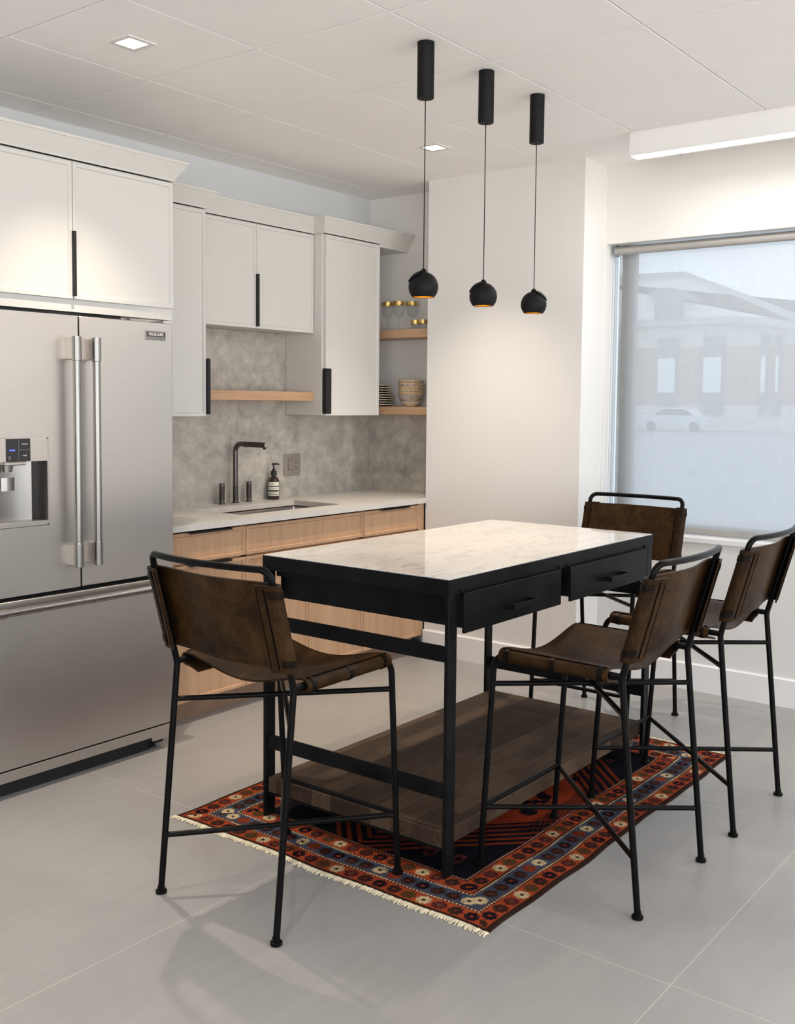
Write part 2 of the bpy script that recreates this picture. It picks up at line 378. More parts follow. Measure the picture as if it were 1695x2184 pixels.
def make_blind():
    m, nt, b = mat_new('screen_blind_fabric'); out = nt.nodes['Material Output']
    v1 = noise(nt, coords(nt, (1, 1, 60)), 14, 3); v2 = noise(nt, coords(nt, (1, 60, 1)), 14, 3)
    f = mathn(nt, 'ADD', mathn(nt, 'MULTIPLY', v1, 0.5), mathn(nt, 'MULTIPLY', v2, 0.5))
    c = ramp(nt, f, [(0.35, (0.235, 0.233, 0.231)), (0.65, (0.315, 0.312, 0.31))])
    tl = N(nt, 'ShaderNodeBsdfTranslucent'); df = N(nt, 'ShaderNodeBsdfDiffuse'); tr = N(nt, 'ShaderNodeBsdfTransparent')
    nt.links.new(c, tl.inputs[0]); df.inputs[0].default_value = (0.55, 0.54, 0.52, 1)
    a = N(nt, 'ShaderNodeMixShader'); a.inputs[0].default_value = 0.34
    nt.links.new(tl.outputs[0], a.inputs[1]); nt.links.new(df.outputs[0], a.inputs[2])
    bmx = N(nt, 'ShaderNodeMixShader'); bmx.inputs[0].default_value = 0.095
    nt.links.new(a.outputs[0], bmx.inputs[1]); nt.links.new(tr.outputs[0], bmx.inputs[2]); nt.links.new(bmx.outputs[0], out.inputs[0]); return m
M['blind'] = make_blind()
def make_bowl_mat():
    m, nt, b = mat_new('patterned_majolica'); v = coords(nt)
    vo = N(nt, 'ShaderNodeTexVoronoi'); vo.inputs['Scale'].default_value = 90; nt.links.new(v, vo.inputs['Vector'])
    c = ramp(nt, vo.outputs['Distance'], [(0.0, (0.30, 0.07, 0.03)), (0.25, (0.62, 0.52, 0.38)), (0.45, (0.10, 0.11, 0.20)), (0.6, (0.62, 0.52, 0.38)), (0.8, (0.20, 0.13, 0.11))])
    nt.links.new(c, b.inputs['Base Color']); b.inputs['Roughness'].default_value = 0.2; return m
M['bowl_pat'] = make_bowl_mat()
M['bowl_rim'] = plain('ochre_rim', (0.72, 0.47, 0.16), 0.25)
def make_rug_mat():
    m, nt, b = mat_new('hand_knotted_wool'); at = N(nt, 'ShaderNodeAttribute'); at.attribute_name = 'dye'
    f = noise(nt, coords(nt, (1, 1, 1)), 260, 3); g = noise(nt, coords(nt, (3, 30, 1)), 5, 4)
    k = mathn(nt, 'ADD', 0.62, mathn(nt, 'ADD', mathn(nt, 'MULTIPLY', f, 0.42), mathn(nt, 'MULTIPLY', g, 0.34)))
    cmb = N(nt, 'ShaderNodeVectorMath', operation='SCALE'); nt.links.new(at.outputs['Color'], cmb.inputs[0]); nt.links.new(k, cmb.inputs['Scale'])
    nt.links.new(cmb.outputs[0], b.inputs['Base Color']); b.inputs['Roughness'].default_value = 0.95; b.inputs['Specular IOR Level'].default_value = 0.03; bump(nt, b, f, 0.5, 0.003); return m
M['rug'] = make_rug_mat()

# ------------------------------------------------------------------ room shell
RX0, RY0 = -5.6, -8.0        # far ends of the room behind the camera
MB().box(RX0, XW+0.25, RY0, 0.12, -0.08, 0.0).build('floor', M['floor'], kind='structure')
def build_ceiling():
    P = 0.6096; y0 = 0.3986; mb = MB()
    mb.box(RX0, XW+0.2, RY0, 0.1, CEIL+0.021, CEIL+0.06)
    g = 0.0034; xs = [k*P for k in range(-10, 5)]; ys = [y0-k*P for k in range(0, 15)]
    for i in range(len(xs)-1):
        for j in range(len(ys)-1):
            xa, xb = max(xs[i]+g, RX0), min(xs[i+1]-g, XW); yb, ya = min(ys[j]-g, 0.0), max(ys[j+1]+g, RY0)
            if xb-xa < 0.02 or yb-ya < 0.02: continue
            c = 0.0008
            lo = [(xa+c, ya+c, CEIL), (xb-c, ya+c, CEIL), (xb-c, yb-c, CEIL), (xa+c, yb-c, CEIL)]
            hi = [(xa, ya, CEIL+0.001), (xb, ya, CEIL+0.001), (xb, yb, CEIL+0.001), (xa, yb, CEIL+0.001)]
            tp = [(xa, ya, CEIL+0.0215), (xb, ya, CEIL+0.0215), (xb, yb, CEIL+0.0215), (xa, yb, CEIL+0.0215)]
            mb.sweep_profiles([lo, hi, tp])
    mb.build('ceiling', M['ceiling'], kind='structure')
build_ceiling()
MB().box(RX0, XW+0.2, 0.0, 0.1, 0, CEIL+0.05).build('wall_left', M['wall_blue'], kind='structure')
T = 0.17
mb = MB()
mb.box(XW, XW+T, WIN_Y0, 0.0, 0, CEIL+0.05); mb.box(XW, XW+T, RY0, WIN_Y1, 0, CEIL+0.05)
mb.box(XW, XW+T, WIN_Y1, WIN_Y0, WIN_Z1, CEIL+0.05); mb.box(XW, XW+T, WIN_Y1, WIN_Y0, 0, WIN_Z0-0.03)
mb.build('wall_right', M['wall'], kind='structure')
MB().box(XC, XW, -1.6276, -0.6345, 0, CEIL+0.03).build('wall_pier', M['wall'], kind='structure')
m = MB(); m.box(RX0-0.1, RX0, RY0, -7.2, 0, CEIL+0.05); m.box(RX0-0.1, RX0, -3.2, 0.1, 0, CEIL+0.05)  # unseen wall; its opening is added to let in more daylight
m.box(RX0-0.1, RX0, -7.2, -3.2, 0, 0.6); m.box(RX0-0.1, RX0, -7.2, -3.2, 2.5, CEIL+0.05); m.build('wall_far_left', M['wall'], kind='structure')
m = MB()
BX = ((RX0, -4.9), (-2.55, -2.25), (0.1, 0.4), (1.9, XW+0.2))  # piers between unseen openings, added so daylight reaches the ceiling
for a_, b_ in BX: m.box(a_, b_, RY0-0.12, RY0, 0, CEIL+0.05)
m.box(RX0, XW+0.2, RY0-0.12, RY0, 0, 0.35); m.box(RX0, XW+0.2, RY0-0.12, RY0, 2.55, CEIL+0.05)
m.build('wall_back', M['wall'], kind='structure')
BH = 0.14
def base_prof(d): return [(0, 0), (d, 0), (d, BH-0.006), (d-0.006, BH), (0, BH)]
mb = MB()
mb.prism(base_prof(0.015), lambda p: (XW-p[0], RY0, p[1]), lambda p: (XW-p[0], -1.6276, p[1])).build('baseboard_right', M['trim'], kind='structure')
mb = MB()
mb.prism(base_prof(0.015), lambda p: (XC-p[0], -1.6426, p[1]), lambda p: (XC-p[0], -0.634, p[1]))
mb.prism(base_prof(0.015), lambda p: (XC-0.015, -1.6276-p[0], p[1]), lambda p: (XW-0.015, -1.6276-p[0], p[1]))
mb.build('baseboard_pier', M['trim'], kind='structure')
# window sill, frame, glass
MB().box(XW-0.012, XW+T, WIN_Y1, WIN_Y0, WIN_Z0-0.03, WIN_Z0).build('trim_1', M['trim'], kind='structure', bevel=0.004)
def build_window():
    xg0, xg1 = XW+0.115, XW+0.165; mb = MB(); fw = 0.072
    for ya, yb in ((WIN_Y0-0.038, WIN_Y0-0.112), (WIN_Y1+fw, WIN_Y1), (-3.05, -3.05-fw)): mb.box(xg0, xg1, ya, yb, WIN_Z0, WIN_Z1)
    mb.box(xg0, xg1, WIN_Y1, WIN_Y0, WIN_Z0, WIN_Z0+0.05); mb.box(xg0, xg1, WIN_Y1, WIN_Y0, WIN_Z1-0.012, WIN_Z1)
    wn = mb.build('window_1', M['frame'], kind='structure', bevel=0.003)
    MB().box(XW+0.138, XW+0.142, WIN_Y1+0.02, WIN_Y0, WIN_Z0+0.02, WIN_Z1-0.006).build('pane', M['pane'], wn)
build_window()

# ------------------------------------------------------------------ outside, seen through the blind
MB().box(XW+0.3, 140, -90, 90, -0.32, -0.25).build('ground', M['asphalt'], kind='structure')
def build_outside():
    X = 71.3; k = 2.578
    Y = lambda y: -4.185+(y+4.185)*k
    Z = lambda z: 1.464+(z-1.464)*k
    g = -0.25; D = 9.0
    b = thing('building', (X, Y(7), g), 'cream and brick house with a hipped roof across the street, hazy through the blind', 'building')
    m = MB(); m.box(X, X+D, Y(1.5), Y(11), g, Z(1.53)); m.box(X, X+D, Y(1.5), Y(11), Z(3.15), Z(3.9)); m.build('wall', M['bld_cream'], b)
    MB().box(X-0.1, X+D, Y(1.5), Y(11), Z(1.53), Z(3.15)).build('brick_band', M['bld_brick'], b)
    def slab(name, prof, x0, x1, mat): return MB().prism([(Y(p[0]), Z(p[1])) for p in prof], lambda p: (x0, p[0], p[1]), lambda p: (x1, p[0], p[1])).build(name, mat, b)
    slab('roof', [(11.2, 3.9), (11.2, 5.26), (7.6, 5.2), (4.5, 3.86), (1.3, 3.0), (1.3, 3.85)], X-0.6, X+D, M['bld_snow'])
    slab('roof_edge', [(11.2, 5.24), (11.2, 5.33), (7.55, 5.27), (4.5, 3.98), (1.3, 3.1), (1.3, 2.9), (4.5, 3.76), (7.5, 5.16)], X-0.9, X-0.55, M['bld_roof'])
    slab('eave', [(11.2, 3.78), (11.2, 3.97), (6.0, 3.95), (1.3, 3.3), (1.3, 3.1), (6.0, 3.75)], X-1.0, X-0.5, M['bld_roof'])
    slab('dormer', [(8.35, 3.95), (8.35, 4.55), (8.6, 4.62), (8.5, 4.75), (8.0, 4.83), (7.6, 4.75), (7.0, 4.45), (7.1, 4.38), (7.6, 4.52), (7.6, 3.95)], X-1.3, X-0.65, M['bld_dark'])
    for ya, yb in ((8.40, 7.81), (7.04, 6.45), (5.42, 5.22), (5.02, 4.87), (3.6, 3.0), (10.2, 9.6)):
        w_ = MB().box(X-0.25, X+0.05, Y(yb), Y(ya), Z(1.25), Z(3.43)).build('window', M['bld_dark'], b)
        MB().box(X-0.32, X-0.2, Y(yb)+0.1, Y(ya)-0.1, Z(1.85), Z(2.84)).build('pane', M['bld_win'], w_)
    c = thing('car', (64.0, 24.0, g), 'silver parked car, a pale hazy shape low in the window behind the blind', 'car')
    cx, cy = 64.0, 23.6
    m = MB(); prof = [(-2.35, 0.1), (-2.4, 0.6), (-1.6, 0.85), (-0.9, 1.32), (0.8, 1.34), (1.6, 0.9), (2.3, 0.8), (2.4, 0.1)]
    m.prism(prof, lambda p: (cx-0.85, cy+p[0], p[1]), lambda p: (cx+0.85, cy+p[0], p[1])).build('body', M['car'], c, bevel=0.06)
    m = MB().prism([(-1.4, 0.86), (-0.8, 1.26), (0.7, 1.27), (1.3, 0.88)], lambda p: (cx-0.88, cy+p[0], p[1]), lambda p: (cx-0.84, cy+p[0], p[1])).build('side_window', M['touch'], c)
    for yy in (-1.5, 1.5):
        MB().lathe([(0.0, -0.1), (0.33, -0.1), (0.33, 0.1), (0.0, 0.1)], (cx-0.8, cy+yy, 0.08), 20, (1, 0, 0)).build('wheel', M['dark_gap'], c, smooth=True)
build_outside()

# ------------------------------------------------------------------ ceiling lamps
def area_light(name, loc, size, watt, col, parent, sy=None, spread=PI):
    l = bpy.data.lights.new(name, 'AREA'); l.energy = watt; l.color = col; l.size = size; l.spread = spread
    if sy: l.shape = 'RECTANGLE'; l.size_y = sy
    o = bpy.data.objects.new(name, l); COL.objects.link(o); o.parent = parent; o.location = Vector(loc)-ORG[parent]; return o
def spot_light(name, loc, watt, col, ang, blend, rad, parent):
    l = bpy.data.lights.new(name, 'SPOT'); l.energy = watt; l.color = col; l.spot_size = ang; l.spot_blend = blend; l.shadow_soft_size = rad
    o = bpy.data.objects.new(name, l); COL.objects.link(o); o.parent = parent; o.location = Vector(loc)-ORG[parent]; return o
def downlight(x, y, label):
    t = thing('downlight', (x, y, CEIL), label, 'ceiling light', 'square recessed downlights')
    m = MB(); a, b, z0, z1 = 0.0615, 0.041, CEIL-0.004, CEIL+0.001
    for s in ((-a, a, -a, -b), (-a, a, b, a), (-a, -b, -b, b), (b, a, -b, b)): m.box(x+s[0], x+s[1], y+s[2], y+s[3], z0, z1)
    m.build('trim_plate', M['plate_trim'], t, bevel=0.001)
    MB().box(x-b, x+b, y-b, y+b, CEIL-0.0015, CEIL+0.001).build('lens', M['lens'], t)
    spot_light('lamp', (x, y, CEIL-0.006), DOWN_W, DOWN_COL, math.radians(88), 1.0, 0.02, t)
M['plate_trim'] = plain('satin_grey_trim', (0.72, 0.70, 0.67), 0.5)
downlight(-0.31, -1.118, 'square recessed downlight glowing in the ceiling above the refrigerator')
downlight(1.535, -1.115, 'square recessed downlight glowing in the ceiling behind the pendant lamps')
for x, y, l in ((-0.31, -4.78, 'square recessed downlight in the ceiling over the near floor, beyond the frame'),
                (1.535, -4.78, 'square recessed downlight in the ceiling beside the right wall, beyond the frame'),
                (-2.14, -1.118, 'square recessed downlight in the ceiling left of the refrigerator, beyond the frame'),
                (-2.14, -2.95, 'square recessed downlight in the ceiling left of the camera, beyond the frame'),
                (-2.14, -4.78, 'square recessed downlight in the ceiling behind the camera, beyond the frame')): downlight(x, y, l)
def linear_light():
    ya, yb = -2.02, -4.9; x0, x1, z0 = 1.832, 1.912, 2.625
    t = thing('linear_light', ((x0+x1)/2, (ya+yb)/2, CEIL), 'long white linear lamp with a bright lens, on the ceiling before the window', 'ceiling light')
    MB().box(x0, x1, ya, yb, z0, CEIL+0.002).build('housing', M['trim'], t, bevel=0.002)
    MB().box(x0+0.006, x1-0.004, ya-0.01, yb+0.01, z0-0.004, z0+0.001).build('lens', M['line_lens'], t)
    area_light('lamp', ((x0+x1)/2, (ya+yb)/2, z0-0.007), 0.06, LINE_W, LINE_COL, t, sy=2.8)
linear_light()
def pendant(x, y, label, az):
    t = thing('pendant_lamp', (x, y, CEIL), label, 'pendant lamp', 'three black ball pendants over the table')
    MB().lathe([(0.0, 2.539), (0.0285, 2.539), (0.030, 2.541), (0.030, CEIL-0.001), (0.0, CEIL-0.001)], (x, y, 0), 40).build('canopy', M['pend_black'], t, smooth=True)
    MB().tube([(x, y, 1.935), (x, y, 2.54)], 0.0018, 8).build('cord', M['pend_black'], t, smooth=True)
    zc, r, cut = 1.8805, 0.0535, 0.0365; prof = []
    a0 = -math.asin(cut/r)
    for k in range(25):
        a = a0+(PI/2-a0)*k/24; prof.append((r*math.cos(a), r*math.sin(a)))
    inner = [(max(p[0]-0.002, 0), p[1]-0.002 if p[1] > 0 else p[1]) for p in prof][::-1]
    sh = MB().lathe(prof+[], (x, y, zc), 48).build('lamp_shade', M['pend_black'], t, smooth=True)
    MB().lathe([((r-0.0022)*math.cos(a0+(PI/2-a0)*k/24), (r-0.0022)*math.sin(a0+(PI/2-a0)*k/24)) for k in range(25)], (x, y, zc), 48).build('lining', M['brass_in'], sh, smooth=True, label='gold lining inside the black shade')
    MB().lathe([(0.0, 0.045), (0.012, 0.045), (0.012, 0.056), (0.010, 0.060), (0.003, 0.066), (0.0, 0.066)], (x, y, zc), 24).build('cord_grip', M['pend_black'], t, smooth=True)
    # the overlapping swivel cap, an off-centre shell on the crown of the ball
    axv = Vector((math.cos(az)*0.55, math.sin(az)*0.55, 0.85)).normalized(); rc = r+0.0042
    pr = [(rc*math.sin(a), rc*math.cos(a)) for a in [math.radians(40)*(1-k/10) for k in range(11)]]
    MB().lathe([(pr[0][0]-0.0035, pr[0][1]-0.001)]+pr, (x, y, zc), 40, axv).build('swivel_cap', M['pend_black'], t, smooth=True)
    MB().lathe([(0.0, -0.014), (0.012, -0.011), (0.016, 0.0), (0.012, 0.012), (0.0, 0.018)], (x, y, zc), 20).build('bulb', M['bulb'], t, smooth=True)
    spot_light('lamp', (x, y, zc-cut+0.004), PEND_W, PEND_COL, math.radians(88), 0.5, 0.02, t)
pendant(0.302, -1.966, 'black ball pendant hanging nearest to the refrigerator, leftmost of the three', math.radians(120))
pendant(0.695, -1.965, 'black ball pendant in the middle of the three over the table', math.radians(120))
pendant(1.076, -1.967, 'black ball pendant hanging nearest to the window, rightmost of the three', math.radians(-50))

# ------------------------------------------------------------------ cabinets
def front_panel(x0, x1, y, z0, z1, thick, lip=0.017, rec=0.006):
    """slim framed door or drawer front facing -y with its face at y"""
    m = MB(); bm = m.bm
    def ring(i, yy): return [(x0+i, yy, z0+i), (x1-i, yy, z0+i), (x1-i, yy, z1-i), (x0+i, yy, z1-i)]
    m.sweep_profiles([ring(0, y+thick), ring(0, y+0.001), ring(0.001, y), ring(lip, y), ring(lip+0.003, y+rec), ring(lip+0.0031, y+rec)])
    return m
def crown(m, x0, x1, y, z0, z1, o=0.05, left=False, right=False, xl_end=None):
    """sloped crown along a cabinet front at y, mitred round its free ends"""
    pr = [(0.0, z0), (0.006, z0), (0.006, z0+0.008), (o-0.004, z1-0.012), (o, z1-0.010), (o, z1), (0.0, z1)]
    yb = -0.002
    m.prism(pr, lambda p: (x0-(p[0] if left else 0), y-p[0], p[1]), lambda p: (x1+(p[0] if right else 0), y-p[0], p[1]))
    if right: m.prism(pr, lambda p: (x1+p[0], y-p[0], p[1]), lambda p: (x1+p[0], yb, p[1]))
    if left: m.prism(pr, lambda p: (x0-p[0], y-p[0], p[1]), lambda p: (x0-p[0], yb, p[1]))
    m.box(x0, x1, y, yb, z1-0.004, z1-0.001)
ZD, ZC0, ZC1 = 2.394, 2.402, 2.484
def wall_cabinet(x0, x1, yf, z0, doors, label, handles, crown_kw, extra=None, body_z0=None):
    t = thing('wall_cabinet', ((x0+x1)/2, yf/2, z0), label, 'cabinet', 'white wall cabinets')
    bz = z0+0.002 if body_z0 is None else body_z0
    MB().box(x0+0.001, x1-0.001, yf+0.021, -0.002, bz, ZC0).build('body', M['cab'], t, bevel=0.001)
    for i, (a, b) in enumerate(doors):
        d = front_panel(a, b, yf, z0, ZD, 0.02).build('door', M['cab'], t, smooth=False)
        for (di, hx, ha, hb, hw) in handles:
            if di == i:
                MB().box(hx-hw, hx+hw, yf-0.014, yf+0.012, ha, hb).build('handle', M['black'], d, bevel=0.001, label='black edge pull')
    m = MB(); crown(m, x0, crown_kw.pop('x1', x1), yf+0.004, ZC0, ZC1, **crown_kw); m.build('crown_molding', M['cab'], t)
    return t
fc = wall_cabinet(-0.80, 0.262, -0.66, 1.862, [(-0.755, -0.2435), (-0.2405, 0.260)], 'white two-door cabinet over the refrigerator, the deepest and leftmost', [(1, -0.2415, 1.873, 2.125, 0.006)], dict(right=True))
MB().box(-0.80, 0.262, -0.648, -0.60, 1.812, 1.862).build('filler_panel', M['cab'], fc, bevel=0.001)
MB().box(0.215, 0.262, -0.648, -0.05, 1.775, 1.808).build('side_panel', M['cab'], fc, bevel=0.001)
wall_cabinet(0.264, 0.758, -0.31, 1.392, [(0.30, 0.757)], 'tall narrow white cabinet between the refrigerator and the shelf over the sink', [(0, 0.766, 1.402, 1.675, 0.008)], dict(right=True))
wall_cabinet(0.760, 1.624, -0.232, 1.852, [(0.762, 1.1785), (1.1815, 1.6225)], 'short white two-door cabinet above the oak shelf and sink', [(1, 1.181, 1.862, 2.135, 0.0075)], dict())
rc_ = wall_cabinet(1.626, 2.117, -0.31, 1.392, [(1.640, 2.116)], 'tall white cabinet right of the sink beside the niche with the dishes', [(0, 1.650, 1.402, 1.655, 0.0225)], dict(left=True, x1=XW-0.002))
MB().box(2.118, XW-0.002, -0.306, -0.002, 2.385, 2.403).build('soffit_panel', M['cab'], rc_)

# base cabinets
YF = -0.625
def pull(parent, xa, xb, z):
    m = MB(); m.box(xa, xb, YF-0.016, YF+0.012, z, z+0.003); m.box(xa, xb, YF-0.016, YF-0.0135, z-0.007, z+0.003)
    m.build('handle', M['black'], parent, bevel=0.0008, label='black edge pull')
def base_cabinet(x0, x1, label, drawers, doors, false=None):
    t = thing('base_cabinet', ((x0+x1)/2, -0.3, 0), label, 'cabinet', 'oak base cabinets')
    m = MB()
    for z0, z1 in ((0.10, 0.12), (0.728, 0.738)): m.box(x0+0.001, x1-0.001, YF+0.021, -0.015, z0, z1)
    m.box(x0+0.001, x0+0.019, YF+0.021, -0.015, 0.12, 0.884); m.box(x1-0.019, x1-0.001, YF+0.021, -0.015, 0.12, 0.884); m.box(x0+.02, x1-.02, -0.03, -0.015, 0.12, 0.884)
    m.build('body', M['oak_v'], t)
    MB().box(x0, x1, -0.545, -0.53, 0.0, 0.10).build('toe_kick', M['kick'], t)
    for a, b, z0, z1, hp in drawers:
        d = front_panel(a, b, YF, z0, z1, 0.02, 0.015).build('drawer_front', M['oak_v'], t)
        if hp: pull(d, hp[0], hp[1], z1+0.001)
    for a, b, z0, z1 in doors: front_panel(a, b, YF, z0, z1, 0.02, 0.015).build('door', M['oak_v'], t)
    return t
base_cabinet(0.256, 0.723, 'oak cabinet with two pull-out drawers beside the refrigerator', [(0.258, 0.7215, 0.738, 0.876, (0.362, 0.620)), (0.258, 0.7215, 0.105, 0.728, (0.362, 0.620))], [])
base_cabinet(0.724, 1.602, 'wide oak sink cabinet with a plain panel above a pair of doors', [(0.7255, 1.6005, 0.738, 0.876, None)], [(0.7255, 1.161, 0.105, 0.728), (1.1635, 1.6005, 0.105, 0.728)])
bc = base_cabinet(1.603, 2.150, 'oak cabinet with a drawer over a door at the pier end of the counter', [(1.6045, 2.100, 0.738, 0.876, (1.738, 1.995))], [(1.6045, 2.100, 0.105, 0.728)])
MB().box(2.1025, 2.1535, YF+0.002, YF+0.02, 0.105, 0.884).build('filler_strip', M['oak_v'], bc)

# countertop with a cut-out, sink
SX0, SX1, SY0, SY1 = 0.80, 1.530, -0.515, -0.172
ZT, ZB = 0.915, 0.886
def build_counter():
    m = MB(); x0, x1, y0, y1 = 0.250, XW-0.001, -0.645, -0.001
    xp = XC-0.0015; yp = -0.634
    outer = [(x0, y0), (xp, y0), (xp, yp), (x1, yp), (x1, y1), (x0, y1)]
    m.box(x0, SX0, y0, y1, ZB, ZT); m.box(SX1, xp, y0, y1, ZB, ZT); m.box(SX0, SX1, y0, SY0, ZB, ZT); m.box(SX0, SX1, SY1, y1, ZB, ZT)
    m.box(xp, x1, yp, y1, ZB, ZT)
    bmesh.ops.remove_doubles(m.bm, verts=m.bm.verts, dist=1e-5)
    o = m.build('countertop', M['counter'])
    tag(o, 'pale stone countertop over the oak base cabinets, cut out for the sink', 'countertop')
build_counter()
def build_sink():
    t = thing('sink', ((SX0+SX1)/2, (SY0+SY1)/2, 0.70), 'rectangular stainless undermount sink set into the pale countertop', 'sink')
    m = MB(); g = 0.004; a, b, c, d = SX0-g, SX1+g, SY0-g, SY1+g; zb = 0.69; e = 0.012
    def ring(i, z): return [(a+i, c+i, z), (b-i, c+i, z), (b-i, d-i, z), (a+i, d-i, z)]
    m.sweep_profiles([ring(-0.02, ZB-0.001), ring(0, ZB-0.001), ring(0.002, ZB-0.012), ring(e, zb+0.012), ring(e+0.02, zb)], cap=False)
    bm = m.bm; bm.verts.ensure_lookup_table(); bm.faces.new(bm.verts[-4:])
    o = m.build('basin', M['sink'], t, bevel=0.008)
    s = o.modifiers.new('sheet', 'SOLIDIFY'); s.thickness = 0.0015; s.offset = -1
    MB().lathe([(0.0, 0.0), (0.045, 0.0), (0.045, 0.003), (0.038, 0.004), (0.03, 0.001), (0.0, 0.001)], ((SX0+SX1)/2, -0.34, 0.691), 28).build('drain', M['chrome'], t, smooth=True)
build_sink()
def build_faucet():
    x, y = 1.193, -0.055
    t = thing('faucet', (x, y, ZT), 'dark gunmetal L-shaped kitchen faucet with two knurled valves behind the sink', 'faucet')
    r = 0.0135
    MB().lathe([(0.0, 0.0), (0.022, 0.0), (0.022, 0.003), (0.0155, 0.004), (0.0155, 0.016), (r, 0.018), (0.0, 0.018)], (x, y, ZT), 32).build('base_ring', M['gun'], t, smooth=True)
    MB().lathe([(0.0143, 0.017), (0.0143, 0.092)], (x, y, ZT), 32).build('knurled_sleeve', M['knurl'], t, smooth=True)
    zt = 1.238
    pts = fillet([(x, y, ZT+0.01), (x, y, zt), (x, y-0.235, zt-0.002)], 0.042, 12)
    MB().tube(pts, r, 24).build('spout', M['gun'], t, smooth=True)
    MB().tube([(x, y-0.07, zt-0.001), (x, y-0.232, zt-0.002)], 0.0146, 24).build('spray_head', M['knurl'], t, smooth=True)
    MB().lathe([(0.0, 0.0), (0.0125, 0.0), (0.0145, 0.002), (0.0145, 0.006)], (x, y-0.239, zt-0.002), 24, (0, 1, 0)).build('end_cap', M['plate_metal'], t, smooth=True)
    MB().lathe([(0.0, -0.022), (0.008, -0.022), (0.009, -0.010), (0.009, 0)], (x, y-0.222, zt-0.002), 16).build('nozzle', M['black'], t, smooth=True)
    MB().lathe([(0.0, -0.019), (0.0035, -0.019), (0.0035, 0)], (x, y-0.085, zt), 10).build('button', M['gun'], t, smooth=True)
    for hx in (1.094, 1.294):
        h = MB().lathe([(0.0, 0.0), (0.022, 0.0), (0.022, 0.003), (0.014, 0.004), (0.014, 0.018), (0.0125, 0.0185), (0.0125, 0.022), (0.0, 0.022)], (hx, y, ZT), 32).build('valve', M['gun'], t, smooth=True)
        MB().lathe([(0.0, 0.022), (0.0148, 0.022), (0.0148, 0.097), (0.0, 0.097)], (hx, y, ZT), 32).build('knurled_grip', M['knurl'], h, smooth=True)
        MB().lathe([(0.0, 0.097), (0.0145, 0.097), (0.0145, 0.111), (0.0135, 0.112), (0.0, 0.112)], (hx, y, ZT), 32).build('cap', M['gun'], h, smooth=True)
build_faucet()

# backsplash, outlet, oak shelves
m = MB(); m.box(0.20, XW-0.0005, -0.012, -0.0005, ZT, 1.391); m.box(0.762, 1.624, -0.012, -0.0005, 1.391, 1.853)
tag(m.build('backsplash', M['concrete']), 'mottled concrete-look slab covering the wall behind the sink', 'backsplash')
tag(MB().box(XW-0.012, XW-0.0005, -0.6335, -0.013, ZT, 1.398).build('backsplash', M['concrete']), 'narrow mottled concrete-look slab on the niche end wall under the dish shelf', 'backsplash')
def build_outlet():
    t = thing('wall_outlet', (1.678, -0.012, 1.10), 'grey square plate with a rocker switch and a socket on the backsplash', 'outlet')
    x0, x1, z0, z1, y = 1.611, 1.746, 1.037, 1.166, -0.013
    MB().box(x0, x1, y-0.005, y, z0, z1).build('plate', M['plate_metal'], t, bevel=0.0015)
    MB().box(1.645, 1.675, y-0.0075, y-0.004, 1.072, 1.132).build('rocker_switch', M['plate_metal'], t, bevel=0.001)
    MB().box(1.6432, 1.6768, y-0.0054, y-0.0045, 1.0702, 1.1338).build('switch_surround', M['black'], t)
    s = MB().box(1.693, 1.727, y-0.0065, y-0.0045, 1.069, 1.135).build('socket', M['plate_metal'], t, bevel=0.001)
    m = MB()
    for zc in (1.084, 1.120):
        for dx in (-0.006, 0.006): m.box(1.710+dx-0.0012, 1.710+dx+0.0012, y-0.0069, y-0.006, zc-0.004, zc+0.004)
        m.box(1.708, 1.712, y-0.0069, y-0.006, zc-0.011, zc-0.007)
    m.build('slots', M['black'], s)
    MB().box(1.703, 1.717, y-0.0069, y-0.006, 1.098, 1.106).build('usb_port', M['chain'], s)
build_outlet()
tag(MB().box(0.763, 1.6255, -0.232, -0.0125, 1.473, 1.523).build('shelf', M['oak_x'], bevel=0.002), 'long floating oak shelf above the sink, empty', 'shelf')
SXF = 2.20; SH1, SH2 = 1.445, 1.903
tag(MB().box(SXF, XW-0.001, -0.632, -0.0125, SH2-0.05, SH2).build('shelf', M['oak_y'], bevel=0.002), 'short oak shelf in the niche holding the gold-rimmed glasses', 'shelf')
tag(MB().box(SXF, XW-0.001, -0.632, -0.0125, SH1-0.047, SH1).build('shelf', M['oak_y'], bevel=0.002), 'short oak shelf in the niche holding the plates and bowls', 'shelf')

